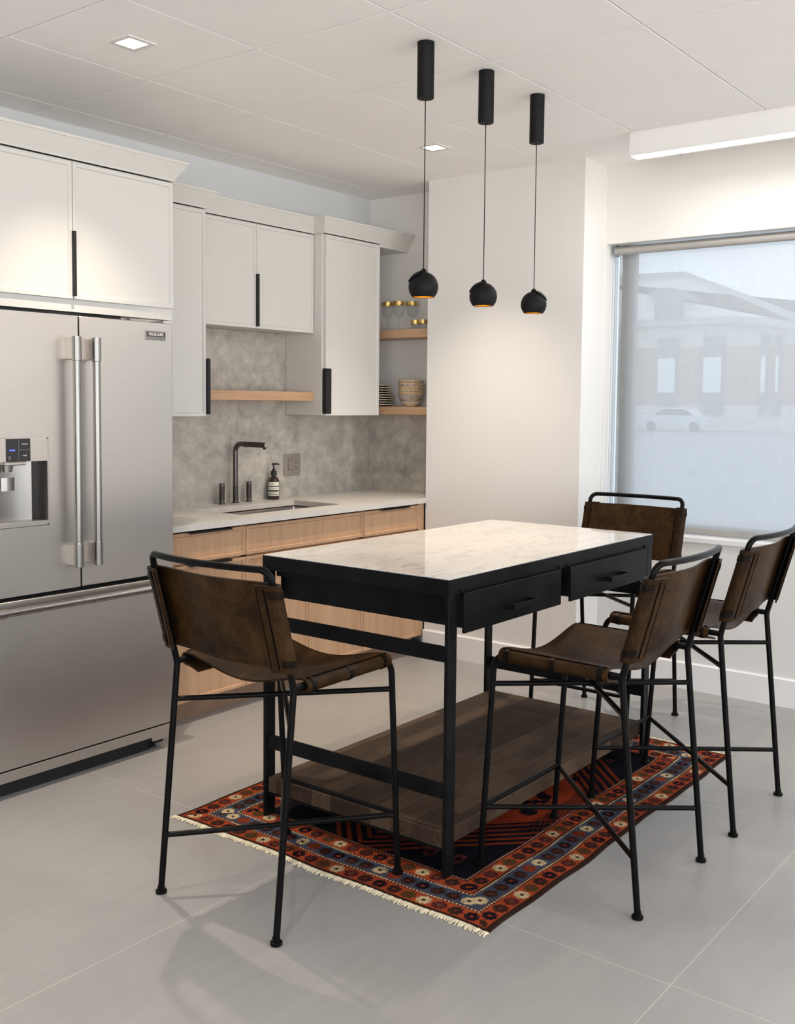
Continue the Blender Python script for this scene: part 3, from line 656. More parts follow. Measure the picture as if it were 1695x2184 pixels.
# soap bottle
def build_soap():
    x, y = 1.487, -0.055
    t = thing('soap_bottle', (x, y, ZT), 'dark amber soap bottle with a black pump and cream label beside the sink', 'bottle')
    MB().lathe([(0.0, 0.0), (0.029, 0.0), (0.0325, 0.004), (0.0325, 0.098), (0.030, 0.112), (0.022, 0.124), (0.0135, 0.130), (0.0135, 0.140), (0.0, 0.140)], (x, y, ZT), 40).build('body', M['amber'], t, smooth=True)
    m = MB(); rows = []
    a0 = math.atan2(-4.18-y, -2.71-x)
    angs = [a0-1.08+2.16*k/24 for k in range(25)]
    rows = [[(x+0.0331*math.cos(a), y+0.0331*math.sin(a), ZT+z) for a in angs] for z in (0.022, 0.1)]
    lb = m.strip(rows, 0.0006).build('label', M['paper'], t, smooth=True, label='cream paper label with black bands')
    m = MB()
    for z0, z1 in ((0.072, 0.078), (0.046, 0.055), (0.027, 0.030)):
        m.strip([[(x+0.0336*math.cos(a), y+0.0336*math.sin(a), ZT+z) for a in angs[1:-1]] for z in (z0, z1)], 0.0004)
    for z in (0.065, 0.061, 0.041, 0.037, 0.033):
        k0, k1 = (2, 22) if z in (0.061, 0.037) else (2, 18)
        m.strip([[(x+0.0336*math.cos(a), y+0.0336*math.sin(a), ZT+zz) for a in angs[k0:k1]] for zz in (z, z+0.0012)], 0.0003)
    m.build('printed_bands', M['ink'], lb)
    # the maker's name, letter by letter round the label
    for i, ch in enumerate('Aesop'):
        a = a0-0.80+i*0.21; o = Vector((x+0.0337*math.cos(a), y+0.0337*math.sin(a), ZT+0.089))
        text_mesh('printed_letter', ch, 0.0115, M['ink'], lb, o, (-math.sin(a), math.cos(a), 0), (0, 0, 1), 0.0001)
    MB().lathe([(0.0, 0.138), (0.0165, 0.138), (0.0165, 0.160), (0.009, 0.162), (0.009, 0.172), (0.0045, 0.174), (0.0045, 0.196), (0.0, 0.196)], (x, y, ZT), 24).build('pump', M['black'], t, smooth=True)
    d = Vector((0.72, -0.69, 0)).normalized()
    m = MB(); m.tube([Vector((x, y, ZT+0.200))-d*0.010, Vector((x, y, ZT+0.201))+d*0.022, Vector((x, y, ZT+0.197))+d*0.032], [0.0062, 0.005, 0.0032], 12).build('pump_spout', M['black'], t, smooth=True)
build_soap()

# dishes in the niche
def plate(x, y, z, r, label):
    t = thing('plate', (x, y, z), label, 'plate', 'stacked plates on the lower niche shelf')
    MB().lathe([(0.0, 0.0), (r*0.60, 0.0), (r*0.62, 0.0025), (r*0.95, 0.0095), (r*0.6, 0.006), (0.0, 0.005)], (x, y, z), 48).build('dish', M['plate_dark'], t, smooth=True)
    MB().lathe([(r*0.95, 0.0088), (r, 0.0095), (r, 0.0132), (r*0.94, 0.0138), (r*0.94, 0.009)], (x, y, z), 48).build('rim', M['ceramic'], t, smooth=True)
px_, py_ = 2.292, -0.165
ordn = ['lowest', 'second from the bottom', 'third from the bottom', 'fourth from the bottom', 'topmost']
for k in range(5): plate(px_, py_, SH1+0.0005+k*0.0145, 0.098, 'large cream-rimmed plate, %s of the large ones on the niche shelf' % ordn[k])
ords = ['lowest', 'second', 'third', 'topmost']
for k in range(4): plate(px_, py_-0.002, SH1+0.0005+5*0.0145+k*0.0150, 0.075, 'small cream-rimmed plate, %s from below of those atop the large plates' % ords[k])
def bowl(x, y, z, label, rot, tilt=0.0):
    t = thing('bowl', (x, y, z), label, 'bowl', 'stacked patterned bowls'); r = 0.077; h = 0.083
    ext = [(0.030, 0.0), (0.032, 0.003), (0.050, 0.013), (0.063, 0.028)]
    MB().lathe([(0.0, 0.003), (0.026, 0.003), (0.030, 0.0)]+ext[1:]+[(0.0605, 0.030), (0.046, 0.016), (0.0, 0.008)], (x, y, z), 48).build('foot', M['ceramic'], t, smooth=True)
    MB().lathe([(0.063, 0.028), (0.070, 0.045), (0.0745, 0.064), (r, h-0.004), (r-0.003, h-0.004), (0.0715, 0.064), (0.067, 0.046), (0.0605, 0.030)], (x, y, z), 48).build('patterned_wall', M['bowl_pat'], t, smooth=True)
    MB().lathe([(r-0.004, h-0.005), (r+0.0005, h-0.005), (r+0.001, h-0.001), (r-0.002, h+0.001), (r-0.004, h-0.001)], (x, y, z), 48).build('rim', M['bowl_rim'], t, smooth=True)
    t.rotation_euler = (tilt, -tilt*0.4, rot)
on_ = ['bottom', 'second', 'middle', 'fourth', 'top']; zz = [0, 0.0185, 0.034, 0.053, 0.073]
for k in range(5): bowl(2.297, -0.412, SH1+0.001+zz[k], 'patterned ochre-rimmed bowl, %s one of the stack on the lower niche shelf' % on_[k], k*0.7, (0, 0, 0.01, 0.045, 0.03)[k])
def wine_glass(x, y, label):
    t = thing('wine_glass', (x, y, SH2), label, 'glass', 'gold-rimmed stem glasses'); z = SH2+0.0005
    MB().lathe([(0.0, 0.0), (0.030, 0.0), (0.030, 0.002), (0.010, 0.006), (0.007, 0.012), (0.0, 0.012)], (x, y, z), 32).build('foot', M['glass'], t, smooth=True)
    MB().lathe([(0.0, 0.012), (0.008, 0.012), (0.0095, 0.019), (0.0055, 0.026), (0.0048, 0.060), (0.0075, 0.066), (0.0045, 0.072), (0.010, 0.080), (0.0, 0.0805)], (x, y, z), 10).build('stem', M['glass'], t, smooth=True)
    ow = [(0.010, 0.080), (0.022, 0.086), (0.031, 0.099), (0.0355, 0.118), (0.0365, 0.138), (0.0355, 0.172)]
    MB().lathe([(0.0, 0.0802)]+ow+[(r_-0.0012, h_) for r_, h_ in ow[::-1][:-1]]+[(0.0, 0.083)], (x, y, z), 40).build('cup', M['glass'], t, smooth=True)
    MB().lathe([(0.0369, 0.152), (0.0360, 0.1725), (0.0341, 0.1725), (0.0346, 0.152)], (x, y, z), 40).build('gold_band', M['gold'], t, smooth=True)
wine_glass(2.265, -0.252, 'gold-rimmed stem glass, leftmost of the three on the upper niche shelf')
wine_glass(2.262, -0.340, 'gold-rimmed stem glass standing between the two others on the upper niche shelf')
wine_glass(2.320, -0.398, 'gold-rimmed stem glass right of the other two, behind the small tumblers')
def tumbler(x, y, label):
    t = thing('tumbler', (x, y, SH2), label, 'glass', 'gold-rimmed tumblers'); z = SH2+0.0005
    MB().lathe([(0.0, 0.0), (0.0245, 0.0), (0.026, 0.003), (0.027, 0.056), (0.0258, 0.056), (0.0245, 0.008), (0.0, 0.007)], (x, y, z), 32).build('cup', M['glass'], t, smooth=True)
    MB().lathe([(0.0274, 0.034), (0.0276, 0.0565), (0.0254, 0.0565), (0.0252, 0.034)], (x, y, z), 32).build('gold_band', M['gold'], t, smooth=True)
tumbler(2.275, -0.456, 'low gold-rimmed tumbler, left of the pair beside the stem glasses')
tumbler(2.270, -0.517, 'low gold-rimmed tumbler next to the white pier, right of the pair')

# ------------------------------------------------------------------ refrigerator
def rounded_rect(x0, x1, z0, z1, r, n=6):
    pts = []
    for cx, cz, a0 in ((x1-r, z1-r, 0), (x0+r, z1-r, PI/2), (x0+r, z0+r, PI), (x1-r, z0+r, 1.5*PI)):
        for k in range(n+1): pts.append((cx+r*math.cos(a0+PI/2*k/n), cz+r*math.sin(a0+PI/2*k/n)))
    return pts
def build_fridge():
    YD = -0.80; t = thing('refrigerator', (-0.32, -0.42, 0), 'stainless French door refrigerator with a water dispenser and long bar handles', 'refrigerator')
    xl, xr, xs = -0.775, 0.134, -0.3205; zt, zm, zb = 1.784, 0.747, 0.109
    m = MB(); m.box(xl+0.005, xr-0.005, -0.715, -0.05, 0.03, 1.775); m.build('body', M['dark_gap'], t)  # black body so the gaps round the doors look shaded
    yb = -0.725
    # left door built round the dispenser opening
    dx0, dx1, dz0, dz1 = -0.712, -0.4585, 0.9985, 1.325
    m = MB()
    m.box(xl, dx0, YD, yb, zm, zt); m.box(dx1, xs-0.004, YD, yb, zm, zt); m.box(dx0, dx1, YD, yb, zm, dz0); m.box(dx0, dx1, YD, yb, dz1, zt)
    bmesh.ops.remove_doubles(m.bm, verts=m.bm.verts, dist=1e-6)
    bmesh.ops.dissolve_limit(m.bm, angle_limit=0.01, verts=m.bm.verts, edges=m.bm.edges)
    ld = m.build('door', M['steel'], t)
    rd = MB().box(xs+0.004, xr, YD, yb, zm, zt).build('door', M['steel'], t, bevel=0.003)
    fd = MB().box(xl, xr, YD, yb, zb, zm-0.016).build('freezer_drawer', M['steel'], t, bevel=0.003)
    gr = MB(); gr.box(xl, 0.119, YD+0.002, yb, 0.063, zb-0.006); gr.box(0.02, 0.119, YD+0.004, yb, 0.045, 0.066)
    gr.build('kick_grille', M['steel'], t, bevel=0.0015)
    m = MB(); m.box(xl+0.02, 0.03, -0.76, -0.70, 0.004, 0.063); m.build('kick_recess', M['dark_gap'], t)  # black block standing in for the shade below the grille
    MB().tube([(0.035, -0.775, 0.036), (0.085, -0.775, 0.036)], 0.010, 12).build('levelling_foot', M['black'], t, smooth=True)
    MB().box(0.05, 0.08, -0.74, -0.70, 0.0, 0.05).build('levelling_foot', M['black'], t)
    # bar handles
    def vbar(door, x):
        y = -0.852
        h = MB(); h.tube([(x, y, 0.84), (x, y, 1.70)], 0.0148, 28); hb = h.build('handle', M['chrome'], door, smooth=True, label='polished round bar handle')
        for z0, z1 in ((0.832, 0.924), (1.612, 1.703)):
            MB().lathe([(0.0, z0), (0.016, z0), (0.0175, z0+0.0015), (0.0175, z1-0.0015), (0.016, z1), (0.0, z1)], (x, y, 0), 32).build('end_cap', M['chrome'], hb, smooth=True)
            MB().box(x-0.013, x+0.013, y+0.004, YD+0.002, z0+0.006, z1-0.006).build('standoff', M['steel'], hb, bevel=0.002)
    vbar(ld, -0.3665); vbar(rd, -0.2785)
    y, z = -0.852, 0.702
    hb = MB().tube([(-0.752, y, z), (0.112, y, z)], 0.0148, 28).build('handle', M['chrome'], fd, smooth=True, label='polished round bar handle')
    for x0, x1 in ((-0.757, -0.674), (0.034, 0.117)):
        MB().lathe([(0.0, x0), (0.016, x0), (0.0175, x0+0.0015), (0.0175, x1-0.0015), (0.016, x1), (0.0, x1)], (0, y, z), 32, (1, 0, 0)).build('end_cap', M['chrome'], hb, smooth=True)
        MB().box(x0+0.006, x1-0.006, y+0.004, YD+0.002, z-0.013, z+0.013).build('standoff', M['steel'], hb, bevel=0.002)
    # badge
    bd = MB().box(-0.005, 0.096, YD-0.004, YD+0.001, 1.712, 1.748).build('badge', M['chrome'], rd, bevel=0.001, label='maker badge')
    MB().box(0.0, 0.093, YD-0.0046, YD-0.003, 1.7255, 1.744).build('badge_field', M['ink'], bd)
    text_mesh('lettering', 'FRIGIDAIRE', 0.0178, M['white_mark'], bd, (0.0465, YD-0.0048, 1.7347), (1, 0, 0), (0, 0, 1), 0.0002, squash=0.86)
    text_mesh('lettering', 'PROFESSIONAL', 0.0078, M['grey_mark'], bd, (0.0465, YD-0.0043, 1.7182), (1, 0, 0), (0, 0, 1), 0.0002, spacing=1.55)
    # dispenser
    yc = YD+0.072
    dp = MB(); pro = rounded_rect(dx0+0.0008, dx1-0.0008, dz0+0.0008, dz1-0.0008, 0.012); n = len(pro)
    inn = rounded_rect(dx0+0.006, dx1-0.006, dz0+0.018, 1.2395, 0.004)
    dp.sweep_profiles([[(p[0], YD+0.004, p[1]) for p in pro], [(p[0], YD-0.0025, p[1]) for p in pro], [(p[0], YD-0.003, p[1]) for p in rounded_rect(dx0+0.003, dx1-0.003, dz0+0.003, dz1-0.003, 0.010)],
                       [(p[0], YD-0.003, p[1]) for p in inn], [(p[0], yc, p[1]) for p in inn]], cap=False)
    dsp = dp.build('dispenser', M['steel'], ld)
    # curved bright back shell and tray
    rows = []
    for k in range(25):
        s = k/24; x = dx0+0.008+(dx1-dx0-0.05)*s; rows.append([(x, yc-0.004-0.030*(1-math.sin(PI*s))*0.5-0.006, z_) for z_ in (1.018, 1.1, 1.18, 1.238)])
    MB().strip(rows, 0.002).build('recess_back', M['chrome'], dsp, smooth=True)
    MB().box(dx0+0.007, dx1-0.007, YD+0.002, yc, 1.012, 1.0185).build('drip_tray', M['sink'], dsp, bevel=0.001)
    MB().box(dx0+0.006, dx1-0.005, yc, yc+0.002, 1.01, 1.24).build('recess_panel', M['touch'], dsp)
    pn = MB().box(-0.634, -0.535, YD-0.0042, YD-0.002, 1.2405, 1.3235).build('touch_panel', M['touch'], dsp, bevel=0.001)
    m = MB(); m.box(-0.5835, -0.5829, YD-0.0046, YD-0.004, 1.242, 1.322); m.box(-0.5835, -0.536, YD-0.0046, YD-0.004, 1.2823, 1.2829); m.build('divider_lines', M['frame'], pn)
    text_mesh('lettering', 'CRUSHED', 0.0058, M['white_mark'], pn, (-0.559, YD-0.0046, 1.3035), (1, 0, 0), (0, 0, 1), 0.0001)
    text_mesh('lettering', 'CUBES', 0.0058, M['white_mark'], pn, (-0.559, YD-0.0046, 1.2620), (1, 0, 0), (0, 0, 1), 0.0001)
    text_mesh('lettering', 'WATER', 0.0068, M['blue_led'], pn, (-0.6095, YD-0.0046, 1.2815), (1, 0, 0), (0, 0, 1), 0.0001)
    pts = [(-0.620+0.004*math.cos(a), YD-0.0046, 1.256+0.004*math.sin(a)) for a in [math.radians(-50+k*20) for k in range(15)]]
    m = MB(); m.tube(pts, 0.0004, 6); m.box(-0.6225, -0.6175, YD-0.0046, YD-0.004, 1.2490, 1.2502); m.build('bulb_symbol', M['white_mark'], pn)
    MB().box(-0.632, -0.548, YD+0.004, yc-0.012, 1.226, 1.2395).build('nozzle_housing', M['steel'], dsp, bevel=0.003)
    MB().lathe([(0.0, 0.0), (0.018, 0.0), (0.022, 0.024), (0.0, 0.024)], (-0.612, YD+0.030, 1.202), 24).build('ice_chute', M['sink'], dsp, smooth=True)
    MB().lathe([(0.0, 0.0), (0.004, 0.0), (0.004, 0.017)], (-0.585, YD+0.026, 1.211), 12).build('water_nozzle', M['white_mark'], dsp, smooth=True)
    m = MB(); m.strip([[(-0.640+0.052*k/8, YD+0.022-0.008*math.sin(PI*k/8), z_) for k in range(9)] for z_ in (1.134, 1.16, 1.182)], 0.003).build('paddle', M['chrome'], dsp, smooth=True)
    MB().box(xs-0.004, xs+0.004, YD+0.02, yb, zm, zt).build('door_seal', M['dark_gap'], t)
build_fridge()

# ------------------------------------------------------------------ roller blind
def build_blind():
    yl, yr = -1.676, WIN_Y1+0.05; xb = XW+0.062
    t = thing('roller_blind', (xb, (yl+yr)/2, WIN_Z1), 'pale translucent roller blind lowered over the window', 'blind')
    MB().tube([(xb, yl+0.002, 2.289), (xb, yr, 2.289)], 0.0215, 28).build('roller_tube', M['blind_bar'], t, smooth=True)
    MB().poly([(xb+0.0166, yl, 0.812), (xb+0.0166, yr, 0.812), (xb+0.0166, yr, 2.289), (xb+0.0166, yl, 2.289)]).build('fabric', M['blind'], t)
    MB().box(xb+0.010, xb+0.024, yr, yl, 0.800, 0.832).build('hem_bar', M['blind_bar'], t, bevel=0.004)
    MB().box(xb-0.022, xb+0.03, yl+0.010, yl+0.014, 2.262, WIN_Z1).build('bracket', M['chain'], t, bevel=0.001)
    MB().lathe([(0.0, 0.0), (0.024, 0.0), (0.024, 0.012), (0.0, 0.012)], (xb, yl+0.002, 2.289), 28, (0, 1, 0)).build('clutch', M['frame'], t, smooth=True)
    m = MB()
    for xo in (-0.021, 0.010):
        z = 0.90
        while z < 2.275:
            m.lathe([(0.0, -0.0022), (0.0019, -0.0011), (0.0019, 0.0011), (0.0, 0.0022)], (xb+xo, yl+0.022, z), 6); z += 0.0062
        m.tube([(xb+xo, yl+0.022, 0.90), (xb+xo, yl+0.022, 2.275)], 0.0006, 5)
    pts = [(xb-0.0055+0.0155*math.cos(a), yl+0.022, 0.90-0.0155*math.sin(a)) for a in [PI*k/10 for k in range(11)]]
    m.tube(pts, 0.0015, 6); m.build('bead_chain', M['chain'], t)
build_blind()

# ------------------------------------------------------------------ rug
RX_0, RX_1, RY_0, RY_1 = -0.362, 1.517, -2.702, -1.388
def build_rug():
    L, W = RX_1-RX_0, RY_1-RY_0; c = 0.0033; nx, ny = int(L/c), int(W/c)
    u = np.linspace(0, L, nx+1)[:, None]*np.ones((1, ny+1)); v = np.ones((nx+1, 1))*np.linspace(0, W, ny+1)[None, :]
    du = np.minimum(u, L-u); dv = np.minimum(v, W-v); d = np.minimum(du, dv)
    red = np.array((0.245, 0.034, 0.012)); orange = np.array((0.30, 0.050, 0.017)); navy = np.array((0.006, 0.006, 0.010)); blue = np.array((0.042, 0.056, 0.086))
    brown = np.array((0.028, 0.014, 0.010)); cream = np.array((0.50, 0.38, 0.22)); wine = np.array((0.085, 0.018, 0.018)); olive = np.array((0.085, 0.055, 0.018))
    img = np.zeros((nx+1, ny+1, 3)); img[:] = brown
    side_x = dv < du                       # long sides run along x
    s = np.where(side_x, u, v)
    def put(mask, col): img[mask] = col
    B = [(0.013, 0.078, orange), (0.078, 0.086, wine), (0.086, 0.150, blue), (0.150, 0.158, wine), (0.158, 0.223, orange), (0.223, 0.232, wine)]
    for a, b, col in B: put((d >= a) & (d < b), col)
    # dashed pin lines
    for a in (0.081, 0.154, 0.227): put((np.abs(d-a) < 0.0022) & ((s/0.013) % 1 < 0.6), cream)
    for a in (0.015, 0.076, 0.160, 0.221): put(np.abs(d-a) < 0.0018, brown)
    # rosettes
    per = 0.0560
    for band, (cd, rad) in enumerate(((0.0455, 0.0255), (0.118, 0.0255), (0.1905, 0.0255))):
        k = np.floor(s/per); ls = s-(k+0.5)*per; ld = d-cd; ang = np.arctan2(ld, ls); rr = np.hypot(ls, ld*1.02)
        pet = rad*(0.80+0.20*np.abs(np.cos(4*ang)))
        idx = (k+band*2) % 6
        cols = [brown, navy, brown, wine if band != 1 else red*0.8, cream, olive*0.7 if band != 1 else brown]
        for i in range(6):
            mm = (rr < pet) & (idx == i); put(mm, cols[i])
            inner = (rr < rad*0.28) & (idx == i); put(inner, (wine*1.2 if i in (0, 2, 5) else (red*0.8 if i == 1 else (olive if i == 3 else brown))))
            spokes = (rr < pet*0.92) & (rr > rad*0.45) & (np.abs(np.sin(4*ang)) < 0.18) & (idx == i)
            put(spokes, (wine*1.3 if i in (0, 1, 2, 5) else (brown if i == 4 else navy)))
    # field: navy corners, striped lozenge and an orange hexagon with motifs
    fx, fy = u-L/2, v-W/2; fl, fw_ = L/2-0.232, W/2-0.232
    fld = d >= 0.232; img[fld] = navy
    h = np.abs(fx)/fl+0.62*np.abs(fy)/fw_           # lozenge distance
    put(fld & (h < 1.16) & (h > 0.80), orange*0.5)
    put(fld & (h < 1.16) & (h > 0.80) & ((h*14) % 1 < 0.55), navy)
    put(fld & (h <= 0.80), red*1.12)
    put(fld & (d < 0.300) & ((d/0.0135) % 1 < 0.45) & (h <= 0.95), navy)
    step = np.floor(np.abs(fx)/0.03)*0.03
    put(fld & (h < 0.5) & (h > 0.40) & (((np.abs(fx)+np.floor(np.abs(fy)/0.024)*0.024)/0.09) % 1 < 0.5), navy)
    put(fld & (h < 0.30), navy); put(fld & (h < 0.22) & (h > 0.14), blue)
    rng = np.random.RandomState(3)
    for _ in range(46):
        cx, cy = rng.uniform(-fl*0.97, fl*0.97), rng.uniform(-fw_*0.93, fw_*0.93); hh = abs(cx)/fl+0.62*abs(cy)/fw_
        a, b = rng.uniform(0.018, 0.045), rng.uniform(0.014, 0.030); qx = np.floor((fx-cx)/0.008)*0.008; qy = np.floor((fy-cy)/0.008)*0.008
        q = (qx/a)**2+(qy/b)**2
        if hh < 0.80: put(fld & (q < 1.35), cream*0.75 if rng.rand() < 0.25 else wine); put(fld & (q < 1.0), navy)
        elif hh > 1.16: put(fld & (q < 0.8), [wine, orange*0.55, cream*0.6][rng.randint(3)]); put(fld & (q < 0.2), navy)
    img *= (0.90+0.20*rng.rand(nx+1, ny+1))[..., None]
    abr = 1.0+0.16*np.sin(u*9.0+1.7*np.sin(v*3))*np.sin(u*23+v*4); img *= abr[..., None]
    # wavy outline
    wob = 0.004*np.sin(u*7.3+0.6)+0.0025*np.sin(u*19); wob2 = 0.004*np.sin(v*8.1)+0.003*np.sin(v*17)
    X = RX_0+u+wob2*np.cos(PI*u/L)**3; Y = RY_0+v+wob*np.cos(PI*v/W)**3
    hgt = 0.0052*np.clip(d/0.006, 0.12, 1)**0.5+0.0006*np.sin(u*11)*np.sin(v*13)
    co = np.stack((X, Y, hgt), -1).reshape(-1, 3)
    i = np.arange(nx)[:, None]*(ny+1)+np.arange(ny)[None, :]
    faces = np.stack((i, i+ny+1, i+ny+2, i+1), -1).reshape(-1, 4)
    me = bpy.data.meshes.new('rug'); me.from_pydata(co.tolist(), [], faces.tolist())
    at = me.color_attributes.new('dye', 'FLOAT_COLOR', 'POINT')
    rgba = np.ones((len(co), 4), dtype=np.float32); rgba[:, :3] = np.clip(img.reshape(-1, 3), 0, 1); at.data.foreach_set('color', rgba.ravel())
    me.polygons.foreach_set('use_smooth', [True]*len(me.polygons)); me.materials.append(M['rug'])
    root = thing('rug', ((RX_0+RX_1)/2, (RY_0+RY_1)/2, 0), 'red and navy hand-knotted oriental rug lying under the table', 'rug')
    ob = bpy.data.objects.new('pile', me); COL.objects.link(ob); ob.parent = root; ob.location = -ORG[root]
    rnd = random.Random(5)
    for xe, sg in ((RX_0, -1), (RX_1, 1)):
        m = MB(); y = RY_0+0.004
        while y < RY_1-0.004:
            ln = rnd.uniform(0.010, 0.022); wdt = rnd.uniform(0.0015, 0.003); sk = rnd.uniform(-0.006, 0.006); vloc = y-RY_0; w2 = 0.004*math.sin(vloc*8.1)+0.003*math.sin(vloc*17)
            xx = xe+w2*(1 if sg < 0 else -1); 
            m.tube([(xx-sg*0.006, y, 0.0035), (xx+sg*ln*0.5, y+sk*0.4, 0.0045), (xx+sg*ln, y+sk, 0.0018)], [wdt, wdt*1.1, wdt*0.6], 5)
            y += rnd.uniform(0.0025, 0.0045)
        m.build('fringe', M['fringe'], root, smooth=True, kind='stuff', label='cream wool fringe along a short end')
build_rug()

# ------------------------------------------------------------------ table
def build_table():
    x0, x1, y0, y1 = -0.172, 1.300, -2.424, -1.634; ztop = 0.9365; zr = 0.0055
    t = thing('kitchen_table', ((x0+x1)/2, (y0+y1)/2, zr), 'counter-height table with a white marble top, black steel frame and two drawers', 'table')
    MB().box(x0+0.004, x1-0.004, y0+0.004, y1-0.004, 0.905, ztop).build('marble_top', M['marble'], t, bevel=0.0012)
    m = MB(); za, zb = 0.885, 0.9335; th = 0.005
    m.box(x0, x1, y0, y0+0.0035, za, zb); m.box(x0, x1, y1-0.0035, y1, za, zb); m.box(x0, x0+0.0035, y0+0.0035, y1-0.0035, za, zb); m.box(x1-0.0035, x1, y0+0.0035, y1-0.0035, za, zb)
    m.box(x0+0.0035, x1-0.0035, y0+0.0035, y1-0.0035, 0.899, 0.9045)
    m.build('top_frame', M['steel_dark'], t, bevel=0.0008)
    lw, lt = 0.046, 0.014
    for lx in (x0+0.002, x1-0.002-lw):
        for ly in (y0+0.002, y1-0.002-lt):
            MB().box(lx, lx+lw, ly, ly+lt, zr, 0.899).build('leg', M['steel_dark'], t, bevel=0.0012)
    for lx in (x0+0.008, x1-0.014):
        for z0, z1 in ((0.678, 0.728), (0.251, 0.303)): MB().box(lx, lx+0.006, y0+0.016, y1-0.016, z0, z1).build('end_rail', M['steel_dark'], t, bevel=0.001)
        MB().box(lx, lx+0.03, y0+0.012, y1-0.012, 0.088, 0.094).build('shelf_bearer', M['steel_dark'], t)
    MB().box(x0+0.010, x1-0.016, y0+0.018, y1-0.018, 0.094, 0.148).build('lower_shelf', M['block'], t, bevel=0.003, label='dark butcher-block lower shelf')
    yf = y0-0.018
    for a, b in ((-0.113, 0.492), (0.562, 1.205)):
        d = MB().box(a, b, yf, yf+0.010, 0.764, 0.888).build('drawer_front', M['steel_dark'], t, bevel=0.0015)
        m = MB(); zi, zo = 0.78, 0.876
        m.box(a+0.002, a+0.005, yf+0.010, y1-0.03, zi, zo); m.box(b-0.005, b-0.002, yf+0.010, y1-0.03, zi, zo); m.box(a+0.005, b-0.005, y1-0.033, y1-0.03, zi, zo); m.box(a+0.005, b-0.005, yf+0.010, y1-0.033, zi, zi+0.003)
        m.build('drawer_box', M['steel_dark'], d)
        c = (a+b)/2+0.008; z = 0.814; m = MB()
        for s in (-1, 1):
            m.box(c+s*0.088-0.013, c+s*0.088+0.013, yf-0.0035, yf, z-0.0095, z+0.0095)
            m.box(c+s*0.0755-0.002, c+s*0.0755+0.002, yf-0.034, yf-0.003, z-0.0095, z+0.0095)
        m.box(c-0.0775, c+0.0775, yf-0.036, yf-0.0325, z-0.0095, z+0.0095)
        h = m.build('handle', M['steel_dark'], d, bevel=0.0012)
        for s in (-1, 1): MB().lathe([(0.0, 0.0), (0.004, 0.0), (0.003, 0.002), (0.0, 0.0025)], (c+s*0.093, yf-0.0035, z), 10, (0, -1, 0)).build('rivet', M['chair_metal'], t, smooth=True)
        # slide channels hung from the frame beside each drawer
        for xs_, sg in ((a, -1), (b, 1)):
            m = MB(); m.box(xs_+sg*0.004, xs_+sg*0.0065, yf+0.012, y1-0.03, 0.862, 0.899); m.box(xs_+sg*0.004, xs_+sg*0.020, yf+0.012, y1-0.03, 0.860, 0.8625); m.box(xs_+sg*0.0175, xs_+sg*0.020, yf+0.012, y1-0.03, 0.8625, 0.880)
            m.build('drawer_slide', M['steel_dark'], t)
build_table()

